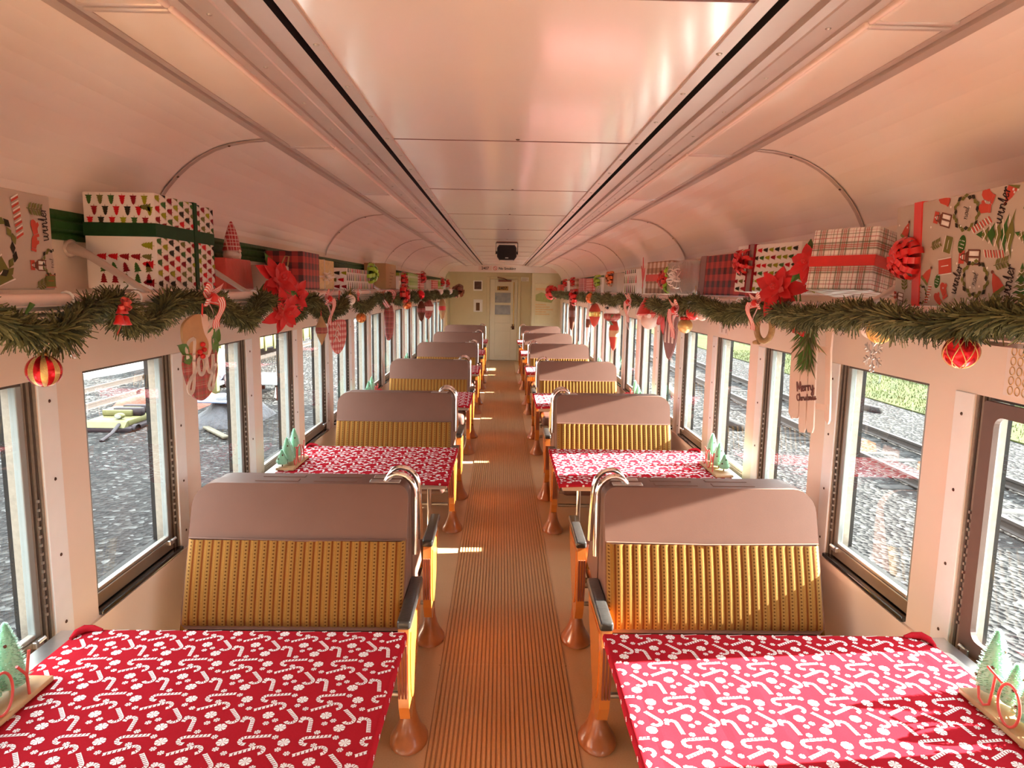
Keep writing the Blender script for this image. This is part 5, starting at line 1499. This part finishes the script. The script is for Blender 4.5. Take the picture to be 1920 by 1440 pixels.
b = MB(); b.box(-.075, .06, -.085, .085, -.0005, .002, 0, T); obj('card', b, M['wht'], o)
b = MB()
for x in (-.05, -.025, 0, .03):
    for i in range(6):
        y = -.07 + i * .026; b.tube([T @ Vector((x + .009 * cos(a), y + .011 * sin(a), .003)) for a in [2 * pi * q / 10 for q in range(10)]], .0016, 4, 0, True)
obj('ornament_print', b, M['posttan'], o)
bauble('white ball resting on a red ball in the sunlit garland', (1.02, 3.74, 1.690), .040, M['bead'], None, 'x')
del bpy.data.objects[[x.name for x in bpy.data.objects if x.get('group') == 'x'][0]]['group']
bauble('glossy red ball just under the white ball in the sunlit garland', (1.035, 3.80, 1.640), .044, M['red'])
bauble('smaller pink ball beside the red ball in the sunlit garland', (1.04, 3.66, 1.625), .026, M['pinkw'])
striped_bow('red and white striped bow over the gold bell ornament, sunlit side', (.95, 3.86, 1.650), 1, .13, 'striped ribbon bows', (.7, 1.0), 4)
o = empty('hanging_bell', (1.04, 3.99, 1.555)); tag(o, 'round gold jingle bell with red berries hanging over the sunlit header', 'ornament')
b = MB(); b.sphere(.043, 20, 12); obj('bell_body', b, M['glitter'], o)
b = MB()
for i in range(9): b.sphere(.011, 8, 6, 0, Matrix.Translation((.022 * cos(i * .7), .022 * sin(i * .7), .044)))
obj('berry_bead', b, M['red'], o)
b = MB(); b.tube([(0, 0, .056), (0, 0, .11)], .003, 5); obj('hanging_loop', b, M['bark'], o)
o = empty('hanging_snowshoe', (1.10, 4.58, 1.56)); tag(o, 'brown snowshoe ornament with red and green sprig and white laces', 'ornament'); T = aisle_frame(1, .3)
b = MB(); b.prism(outline([(-.075, .06), (0, .10), (.075, .06), (.085, -.08), (.05, -.20), (0, -.26), (-.05, -.20), (-.085, -.08)]), -.006, .006, 0, 'z', T); obj('shoe_board', b, M['igrey'], o, bevel=.002)
b = MB()
for x in (-.045, .0, .045): b.box(x - .008, x + .008, -.15, .04, .006, .010, 0, T)
obj('lace', b, M['wht'], o)
b = MB()
for a in (.4, 1.3, 2.2, 3.0, 4.2): petal(b, T @ Matrix.Translation((-.03, .05, .014)), .09, .05, a, .2, 0)
obj('green_sprig', b, M['leaf'], o, recalc=False)
b = MB()
for a in (2.6, 3.6, 4.6): petal(b, T @ Matrix.Translation((-.05, .02, .022)), .12, .06, a, .2, 0)
obj('red_bow', b, M['red_sat'], o, recalc=False)
b = MB(); b.tube([T @ Vector((0, .09, 0)), T @ Vector((.0, .16, .02))], .003, 5); obj('hanging_cord', b, M['bark'], o)
o = empty('hanging_hat', (1.03, 5.02, 1.63)); tag(o, 'red plush winter hat ornament with a white pompom on the sunlit garland', 'ornament')
b = MB(); b.tube([(0, 0, .07), (0, .01, .02), (0, .0, -.05)], [.02, .05, .075], 14); obj('hanging_hat_body', b, M['red_sat'], o)
b = MB(); b.tube([(0, .085 * cos(a), -.055 + .0 * sin(a)) for a in (0, 1.57, 3.14)], .016, 8); b.sphere(.055, 14, 10, 0, Matrix.Translation((-.01, .10, -.04))); obj('pompom', b, M['bead'], o)
bauble('large pale pink ball hanging low under the red hat ornament, sunlit side', (1.06, 5.06, 1.535), .062, M['pinkw'])
striped_bow('red and white striped bow beside the red hat ornament, sunlit side', (.95, 5.28, 1.668), 1, .14, 'striped ribbon bows', (1.2, .9), 5)
o = empty('hanging_reindeer', (1.08, 6.9, 1.55)); tag(o, 'small white reindeer face ornament with red plaid scarf and green twigs, sunlit side', 'ornament')
b = MB(); b.sphere(.075, 16, 12, 0, None, 1.1); obj('face', b, M['bead'], o)
b = MB(); b.lathe([(.05, -.10), (.085, -.07), (.085, -.03), (.06, -.02)], 14); obj('scarf', b, M['redtartan'], o)
b = MB()
for s_ in (-1, 1):
    b.sphere(.014, 8, 6, 0, Matrix.Translation((-.06, -.045 * s_ - .02, .03))); b.tube([(0, s_ * .03, .075), (0, s_ * .06, .13), (0, s_ * .10, .15)], .007, 6)
obj('hanging_antler', b, M['ink'], o)
b = MB()
for a in (-.3, .4, 2.8, 3.5): petal(b, aisle_frame(1) @ Matrix.Translation((0, -.09, .03)), .15, .04, a, .1, 0)
obj('twig', b, M['leaf'], o, recalc=False)
drop('coral pointed drop ornament hanging behind the reindeer face, sunlit side', (1.12, 7.0, 1.47), .33, 'icoral', 'wood', .05)
bauble('glossy coral ball on the sunlit garland beyond the reindeer face', (1.0, 8.0, 1.66), .06, M['amber'])
drop('red drop ornament with gold top far along the sunlit side', (1.12, 8.5, 1.60), .30, 'icoral', 'gold', .07)
drop('slim pale icicle ornament far along the sunlit side', (1.10, 8.95, 1.58), .55, 'bead', 'ibrown', .03)
drop('long brown rope ornament near the far end of the sunlit side', (1.03, 10.35, 1.62), .48, 'ibrown', 'oxblood', .05)
soft_bow('red bow with white tails on the far part of the sunlit garland', (1.0, 9.6, 1.66), 1, .12, 'red')
o = empty('hanging_tag', (1.2, 9.3, 1.53)); tag(o, 'small white tilted tag with a dark stripe, far along the sunlit side', 'ornament')
T = aisle_frame(1) @ Matrix.Rotation(-.7, 4, 'Z'); b = MB(); b.box(-.12, .12, -.045, .045, 0, .006, 0, T); obj('hanging_card', b, M['wht'], o)
b = MB(); b.box(-.10, .05, -.016, .016, .006, .008, 0, T); obj('stripe_print', b, M['ibrown'], o)
o = empty('garland_end_bow', (1.0, 14.2, 1.70)); tag(o, 'dark red velvet bow near the end of the sunlit garland', 'bow')
b = MB(); loop_bow(b, Matrix.Rotation(-pi / 2, 4, 'Y'), .16, 7, 0, 2, .07); loop_bow(b, Matrix.Rotation(pi / 2, 4, 'X'), .15, 7, 0, 2, .07); obj('hanging_loop', b, M['red_sat'], o, recalc=False)
bauble('white pearl ball at the end of the sunlit garland under the red bow', (1.0, 14.9, 1.60), .06, M['bead'])

# ------------------------------------------------------------------ JOY centrepieces with bottle brush trees
def brush_tree(parent, x, y, h, r, seed):
    rnd = random.Random(seed); b = MB()
    b.lathe([(.001, .012), (r * .80, .016), (r * .74, h * .3), (r * .42, h * .68), (r * .10, h * .95), (.001, h * .98)], 14, 0)
    n = int(520 * h / .17)
    for i in range(n):
        t = i / n; z = .012 + (h - .014) * t; rr = r * (1 - t) ** .78 + .004; a = i * 2.399 + rnd.uniform(-.2, .2)
        d = Vector((cos(a), sin(a), .28)); s = Vector((-sin(a), cos(a), 0)) * .0022
        o0 = Vector((0, 0, z)) + d * rr * .4; tip = Vector((0, 0, z)) + d * rr * rnd.uniform(.98, 1.12); md = o0 + (tip - o0) * .72
        b.add([o0 - s, o0 + s, md + s, md - s], [(0, 1, 2, 3)], 0); b.add([md - s, md + s, tip], [(0, 1, 2)], 1 if rnd.random() < .6 or t > .9 else 0)
    t_ = obj('bottlebrush_tree', b, [M['mint'], M['snow']], parent, loc=(x, y, .014), recalc=False)
    b = MB(); b.tube([(0, 0, 0), (0, 0, .03)], .004, 6); obj('trunk', b, M['bark'], t_)
    for i in range(3):
        z = h * (.25 + .22 * i); rr = r * (1 - z / h) ** .78; a = 2.6 + i * 1.3; b = MB(); b.sphere(.0042, 8, 6, 0, Matrix.Translation((rr * cos(a), rr * sin(a), z))); obj('ornament_bead', b, M['ibrown'], t_)
def make_joy(sx):
    """local: +x towards the window (times sx), reads JOY from the aisle"""
    r = empty('joy_centrepiece'); L_ = .30
    b = MB(); ys_ = -.055 if sx > 0 else 0; b.rbox(min(sx * -.052, sx * .048), max(sx * -.052, sx * .048), ys_ - L_ / 2, ys_ + L_ / 2 + (.02 if sx > 0 else 0), 0, .014, .003, 0, 2); obj('wooden_base', b, M['wood'], r)
    for i, (dx, dy, h, rr) in enumerate(((.012, .085, .175, .045), (.022, .025, .118, .036), (.014, -.045, .150, .042), (.022, -.110, .095, .034))):
        brush_tree(r, sx * dx, dy, h, rr, 20 + i)
    T = frame((sx * -.046, -.062 if sx > 0 else 0, .014), (0, -sx, 0), (0, 0, 1))
    b = MB(); b.tube([T @ Vector(p) for p in ((-.118, .040, 0), (-.112, .012, 0), (-.095, .004, 0), (-.078, .016, 0), (-.072, .055, 0), (-.068, .098, 0))], 0.0032, 8); b.tube([T @ Vector((-.095, .104, 0)), T @ Vector((-.046, .092, 0))], 0.0032, 8); obj('letter_j', b, M['paperred'], r)
    b = MB(); b.tube([T @ Vector((-.018 + .034 * cos(a), .052 + .050 * sin(a), 0)) for a in [2 * pi * i / 28 for i in range(28)]], 0.0032, 8, 0, True); obj('letter_o', b, M['paperred'], r)
    b = MB(); b.tube([T @ Vector((.068, .0, 0)), T @ Vector((.064, .052, 0)), T @ Vector((.034, .090, 0))], 0.0034, 8); b.tube([T @ Vector((.064, .050, 0)), T @ Vector((.078, .108, 0))], 0.0034, 8); obj('letter_y', b, M['paperred'], r)
    return r
OFF = {-1: [-.415, -.46] + [-.45] * 4, 1: [-.405, -.44] + [-.45] * 4}
for sx in (-1, 1):
    p = None
    for k in range(6):
        if p is None: o = p = make_joy(sx)
        else: o = copy_tree(p)
        o.location = (sx * 1.205, TF + TP * k + OFF[sx][k], .7465)
        tag(o, 'mint bottlebrush trees with red JOY letters on the {} table, {}'.format(ordn(k), SIDE[sx]), 'decoration', 'JOY centrepieces, ' + SIDE[sx])
# ------------------------------------------------------------------ outside
GZ = -1.15
g_ = MB(); g_.box(-60, 60, -20, 90, GZ - .2, GZ); struct('ground', g_, M['gravel'])
g_ = MB(); g_.prism([(-3.3, 0), (-2.6, .16), (2.6, .16), (3.3, 0)], -18, 60, 0, 'y', Matrix.Translation((0, 0, GZ + .002))); struct('added_bounce_bed', g_, M['ballast'])  # unseen pale bed, added to reflect light up onto the ceiling
g_ = MB(); g_.prism([(-60, 8), (-13.5, 15), (-12.2, 22), (-12.0, 60), (-60, 60)], GZ + .0, GZ + .012); struct('gravel_road', g_, M['road'])
# siding track on the sunlit side
t = empty('railway_track', (7.0, 10, GZ)); tag(t, 'rusty railway siding in dark ballast beyond the sunlit windows', 'railway track')
for x in (-.72, .72):
    b = MB(); b.prism([(-.06, .0), (.06, .0), (.06, .015), (.012, .03), (.012, .10), (.035, .11), (.035, .15), (-.035, .15), (-.035, .11), (-.012, .10), (-.012, .03), (-.06, .015)], -22, 45, 0, 'y', Matrix.Translation((x, 0, .04))); obj('rail', b, M['rail'], t)
b = MB(); b.rbox(-1.25, 1.25, -.11, .11, -.04, .045, .01, 0, 1); ti = obj('tie', b, M['tie'], t); ti.location.y = -10; ti.location.z = -.028
for i in range(1, 52):
    c = ti.copy(); COL.objects.link(c); c.parent = t; c.location.y = -10 + i * .56; c.location.z = -.028 - .012 * (i * 7 % 3); c.rotation_euler.z = random.uniform(-.03, .03)
b = MB(); b.box(10.4, 15.6, -10, 60, GZ, GZ + .03); struct('lawn', b, M['grass'])
rnd = random.Random(1); b = MB()
for i in range(9000):
    x, y = rnd.uniform(10.4, 14.0), rnd.uniform(6, 34); a = rnd.uniform(0, 6.28); h = rnd.uniform(.03, .10); s = Vector((cos(a), sin(a), 0)) * .012
    p = Vector((x, y, GZ + .03)); b.add([p - s, p + s, p + Vector((rnd.uniform(-.03, .03), rnd.uniform(-.03, .03), h))], [(0, 1, 2)])
o = obj('lawn_grass', b, M['grassb'], recalc=False); tag(o, 'short sunlit grass strip beyond the siding', 'grass', None, 'stuff')
b = empty('steel_fence', (16.0, 20, GZ)); tag(b, 'tall teal corrugated steel fence beyond the lawn on the sunlit side', 'fence')
f = MB(); pr = [(.05 * (1 if (i // 2) % 2 else -1), -22 + i * .16) for i in range(330)]
vs = [(x, y, .05) for x, y in pr] + [(x, y, 1.25) for x, y in pr]; n_ = len(pr); f.add(vs, [(i, i + 1, n_ + i + 1, n_ + i) for i in range(n_ - 1)])
obj('corrugated_panel', f, M['fence'], b, recalc=False)
f = MB(); f.box(-.04, .04, -.05, .05, 0, 1.3); po = obj('post', f, M['osteel'], b); po.location.y = -20
for i in range(1, 17):
    c = po.copy(); COL.objects.link(c); c.parent = b; c.location.y = -20 + 3 * i
# loose timbers by the siding
for i, (x, y, L_, a) in enumerate(((5.0, 15.0, 1.6, .1), (4.9, 19.5, 2.0, -.1), (9.2, 17.5, 1.8, .2))):
    b = MB(); b.rbox(-.09, .09, -L_ / 2, L_ / 2, 0, .14, .01, 0, 1); o = obj('timber', b, M['owood'] if i == 1 else M['tie'], loc=(x, y, GZ + .002)); o.rotation_euler.z = a
    tag(o, ['old dark tie lying loose beside the near rail of the siding', 'pale timber lying beside the siding farther along', 'dark timber lying between the siding and the lawn'][i], 'timber')
# shaded side: a siding with maintenance gear
t2 = empty('railway_track', (-10.2, 10, GZ)); tag(t2, 'railway siding beyond the shaded windows carrying yellow equipment', 'railway track')
for x in (-.72, .72):
    b = MB(); b.prism([(-.06, .0), (.06, .0), (.012, .03), (.012, .10), (.035, .11), (.035, .15), (-.035, .15), (-.035, .11), (-.012, .10), (-.012, .03)], -22, 45, 0, 'y', Matrix.Translation((x, 0, .0))); obj('rail', b, M['rail'], t2)
def cartthing():
    o = empty('track_cart', (-7.75, 13.75, GZ)); o.scale = (.8, .72, .46); tag(o, 'low yellow track cart with dark deck and round lamp outside the shaded window', 'cart')
    b = MB(); b.rbox(-.65, .65, -.72, 1.0, .0, .20, .02, 0, 2); obj('deck', b, M['deck'], o)
    b = MB(); b.rbox(-.5, .5, -.5, .85, .20, .46, .03, 0, 2); b.rbox(-.45, .3, .1, .8, .46, .74, .04, 0, 2); b.prism([(-.72, .2), (-.5, .2), (-.5, .46), (-.58, .40)], -.5, .5, 0, 'x', Matrix.Rotation(0, 4, 'Z')); obj('body', b, M['yel'], o)
    b = MB(); b.lathe([(.001, .1), (.10, .09), (.125, .02), (.12, -.05), (.001, -.06)], 16, 0, Matrix.Translation((.2, -.30, .60)) @ Matrix.Rotation(pi / 2, 4, 'X')); l_ = obj('lamp', b, M['yel'], o)
    b = MB(); b.lathe([(.001, .105), (.085, .10)], 16, 0, Matrix.Translation((.2, -.30, .60)) @ Matrix.Rotation(pi / 2, 4, 'X')); obj('lamp_glass', b, M['opale'], l_)
    b = MB(); b.tube([(.3, -.5, .35), (.5, -1.3, .18), (.55, -1.9, .05)], .05, 8); obj('tow_bar', b, M['deck'], o)
    b = MB()
    for y in (.3, .8): b.rbox(-.2, .5, y - .12, y + .12, .46, .80, .02, 0, 1)
    obj('engine_cover', b, M['deck'], o)
    for y in (-.45, .75):
        b = MB(); b.lathe([(.16, -.05), (.18, -.05), (.18, .05), (.16, .05)], 18, 0, Matrix.Translation((.66, y, .12)) @ Matrix.Rotation(pi / 2, 4, 'Y')); obj('wheel', b, M['deck'], o)
cartthing()
o = empty('orange_tarp', (-8.05, 16.6, GZ)); tag(o, 'crumpled orange tarpaulin heap behind the yellow track cart', 'tarpaulin')
def heap(name, par, m, lx, ly, h, seed, nx=22, ny=22):
    rnd = random.Random(seed); ph = [rnd.uniform(0, 6) for _ in range(6)]; vs, fs = [], []
    for j in range(ny + 1):
        for i in range(nx + 1):
            u, v = i / nx * 2 - 1, j / ny * 2 - 1
            e = max(0, 1 - abs(u) ** 2.6) * max(0, 1 - abs(v) ** 2.6)
            z = h * e ** .5 * (1 + .22 * sin(u * 4 + ph[0]) + .18 * sin(v * 5 + ph[1]) + .10 * sin((u + v) * 9 + ph[2]))
            vs.append((u * lx, v * ly, z))
    for j in range(ny):
        for i in range(nx): a = j * (nx + 1) + i; fs.append((a, a + 1, a + nx + 2, a + nx + 1))
    b = MB(); b.add(vs, fs, 0, True); return obj(name, b, m, par, recalc=False)
heap('tarp_cover', o, M['oran'], 1.0, .9, .36, 1)
o = empty('blue_machine', (-8.35, 19.0, GZ)); o.scale = (.8, .8, .85); tag(o, 'pale blue compressor with hoses standing behind the orange tarpaulin', 'machine')
b = MB(); b.rbox(-.6, .6, -.7, .7, .25, 1.05, .12, 0, 3); obj('housing', b, M['bluet'], o)
b = MB(); b.rbox(-.5, .5, .75, 1.1, .1, 1.25, .04, 0, 2); b.rbox(-.65, .65, -.8, 1.2, .12, .25, .02, 0, 1); obj('frame', b, M['osteel'], o)
b = MB(); b.rbox(.6, .64, -.1, .45, .5, .95, .02, 0, 1); obj('door', b, M['bluet'], o)
b = MB(); b.tube([(.6, -.5, .7), (.9, -.6, .5), (.8, -.9, .1), (.2, -1.2, .03)], .05, 8); obj('hose', b, M['deck'], o)
for y in (-.4, .6):
    b = MB(); b.lathe([(.08, -.06), (.22, -.06), (.22, .06), (.08, .06)], 18, 0, Matrix.Translation((.62, y, .22)) @ Matrix.Rotation(pi / 2, 4, 'Y')); obj('wheel', b, M['deck'], o)
o = empty('yellow_post', (-7.55, 18.0, GZ)); tag(o, 'upright yellow steel post beside the pale blue compressor', 'post')
b = MB(); b.rbox(-.09, .09, -.09, .09, 0, 1.7, .01); obj('column', b, M['yel'], o)
b = MB(); b.rbox(-.2, .2, -.2, .2, 0, .05, .01); obj('foot_plate', b, M['deck'], o)
# flatcar with yellow beam
o = empty('flatcar', (-10.2, 25.0, GZ + .034)); tag(o, 'yellow flat work car with stakes on the siding beyond the shaded windows', 'rail car')
b = MB(); b.rbox(-1.3, 1.3, -4.0, 8.0, .78, .98, .02, 0, 1); obj('deck', b, M['deck'], o)
b = MB(); b.rbox(1.28, 1.40, -4.0, 8.0, .55, 1.02, .02, 0, 1); obj('side_sill', b, M['yel'], o)
b = MB(); b.rbox(1.41, 1.47, -.06, .06, .45, 1.15, .01, 0, 1); sk = obj('stake_pocket', b, M['yel'], o); sk.location.y = -3.5
for i in range(1, 12):
    c = sk.copy(); COL.objects.link(c); c.parent = o; c.location.y = -3.5 + i
for y in (-3.2, -1.6, 5.6, 7.2):
    for x in (-.72, .72):
        b = MB(); b.lathe([(.05, -.06), (.42, -.06), (.46, .05), (.05, .06)], 22, 0, Matrix.Translation((x, y, .58)) @ Matrix.Rotation(pi / 2, 4, 'Y')); obj('wheel', b, M['deck'], o)
ld = empty('yellow_loader', (-13.9, 40.5, GZ)); tag(ld, 'yellow loader with raised arm parked beyond the flat work car', 'loader')
b = MB(); b.rbox(-1.1, 1.1, -1.5, 2.2, .7, 1.7, .08); obj('body', b, M['yel'], ld)
b = MB(); b.rbox(-.8, .8, .2, 1.6, 1.7, 2.7, .06); obj('cab', b, M['deck'], ld)
b = MB(); b.tube([(.7, -.8, 1.5), (.7, -2.2, 2.2), (.7, -3.2, 1.0)], .14, 8); b.tube([(-.7, -.8, 1.5), (-.7, -2.2, 2.2), (-.7, -3.2, 1.0)], .14, 8); obj('arm', b, M['yel'], ld)
b = MB(); b.prism([(-3.1, .5), (-3.9, .45), (-3.8, .9), (-3.2, 1.4)], -1.2, 1.2, 0, 'x'); obj('bucket', b, M['deck'], ld)
for x in (-1.15, 1.15):
    for y in (-.9, 1.5):
        b = MB(); b.lathe([(.1, -.2), (.55, -.2), (.62, 0), (.55, .2), (.1, .2)], 22, 0, Matrix.Translation((x, y, .62)) @ Matrix.Rotation(pi / 2, 4, 'Y')); obj('wheel', b, M['deck'], ld)
o = empty('blue_tarpaulin', (-5.75, 14.6, GZ)); tag(o, 'grey tarpaulin heap topped by a flat pale blue sheet, outside the shaded windows', 'tarpaulin')
heap('tarp_cover', o, M['greyt'], .62, .9, .46, 3)
b = MB(); b.prism([(-.55, -.72), (.40, -.78), (.56, .12), (.1, .55), (-.5, .45)], .50, .52, 0, 'z'); obj('blue_sheet', b, M['bluet'], o)
b = MB(); b.rbox(-.06, .06, -.6, .6, 0, .05, .01, 0, 1); b2 = obj('timber', b, M['owood'], loc=(-5.55, 13.15, GZ + .03)); b2.rotation_euler.z = .7; tag(b2, 'weathered wooden block lying in front of the grey tarpaulin heap', 'timber')
o = empty('steel_ramp', (-6.2, 18.3, GZ)); o.scale = (.75, .8, .8); tag(o, 'pale steel plate and pole resting on a red frame farther along the shaded side', 'frame')
b = MB(); b.rbox(-.8, .8, -1.4, 1.4, .50, .56, .01, 0, 1); obj('plate', b, M['osteel'], o)
b = MB()
for x in (-.7, .7):
    for y in (-1.2, 1.2): b.rbox(x - .06, x + .06, y - .06, y + .06, 0, .5, .01, 0, 1)
obj('leg_frame', b, M['oox'], o)
b = MB(); b.tube([(.5, -1.0, .02), (.3, .2, 1.4), (.2, .6, 1.9)], .05, 8); obj('pole', b, M['opale'], o)
o = empty('silver_trailer', (-14.0, 29.5, GZ)); tag(o, 'long silver trailer body behind the steel plate on the shaded side', 'trailer')
b = MB(); b.rbox(-1.2, 1.2, -4, 5, .5, 1.5, .15, 0, 3); obj('body', b, M['osteel'], o)
b = MB(); b.rbox(1.21, 1.24, -3.8, 4.8, .8, .95, .01, 0, 1); obj('stripe', b, M['oran'], o)
for y in (-2.5, 3):
    b = MB(); b.lathe([(.1, -.12), (.42, -.12), (.42, .12), (.1, .12)], 20, 0, Matrix.Translation((1.15, y, .42)) @ Matrix.Rotation(pi / 2, 4, 'Y')); obj('wheel', b, M['deck'], o)

# ------------------------------------------------------------------ light
w_ = bpy.data.worlds.new('sky'); SC.world = w_; w_.use_nodes = True
nt = w_.node_tree
for n_ in list(nt.nodes): nt.nodes.remove(n_)
g = G(nt)
tc = g.n('ShaderNodeTexCoord'); sx_ = g.n('ShaderNodeSeparateXYZ'); g.link(tc.outputs['Generated'], sx_.inputs[0])
up = g.m('MAXIMUM', sx_.outputs[2], 0.0)
col_ = g.mix(up, (1.0, .985, .96), (.80, .90, 1.0))                   # thin bright cloud, brighter overhead than at the horizon
bg = g.n('ShaderNodeBackground'); g.link(col_, bg.inputs[0]); g.link(g.m('MULTIPLY', g.m('ADD', g.m('MULTIPLY', up, 1.5), .5), SKY), bg.inputs[1])
out = g.n('ShaderNodeOutputWorld'); g.link(bg.outputs[0], out.inputs[0])
sl_ = bpy.data.lights.new('sun', 'SUN'); sl_.energy = SUN; sl_.angle = radians(.6); sl_.color = (1, .96, .90)
so = bpy.data.objects.new('sun', sl_); COL.objects.link(so)
so.rotation_euler = Vector((-1, -.09, -.50)).to_track_quat('-Z', 'Y').to_euler(); so.location = (20, 6, 12)

# ------------------------------------------------------------------ camera
f_, pit, yaw, rol = 1286.4, .1374, .0168, .0167
def ray(u, v):
    c, s = cos(rol), sin(rol); u, v = c * u + s * v, -s * u + c * v
    x, up, fw = u, -v, 1
    c, s = cos(pit), sin(pit); y = c * fw + s * up; z = -s * fw + c * up
    c, s = cos(yaw), sin(yaw); return Vector((c * x + s * y, -s * x + c * y, z))
F = ray(0, 0); R = ray(1, 0) - F; D = ray(0, 1) - F
cam = bpy.data.cameras.new('camera'); cam.lens = 36 * f_ / 1920; cam.sensor_width = 36; cam.clip_start = .02; cam.clip_end = 300
co = bpy.data.objects.new('camera', cam); COL.objects.link(co)
co.matrix_world = Matrix(((R.x, -D.x, -F.x, -.0298), (R.y, -D.y, -F.y, 0), (R.z, -D.z, -F.z, 1.75), (0, 0, 0, 1)))
SC.camera = co
SC.view_settings.view_transform = 'Standard'; SC.view_settings.look = 'None'; SC.view_settings.gamma = 1; SC.view_settings.exposure = EXPO
SC.cycles.max_bounces = 10; SC.cycles.diffuse_bounces = 6; SC.cycles.glossy_bounces = 3; SC.cycles.transparent_max_bounces = 24; SC.cycles.transmission_bounces = 3
SC.cycles.caustics_reflective = False; SC.cycles.caustics_refractive = False
SC.cycles.sample_clamp_indirect = 6
SC.cycles.use_denoising = True
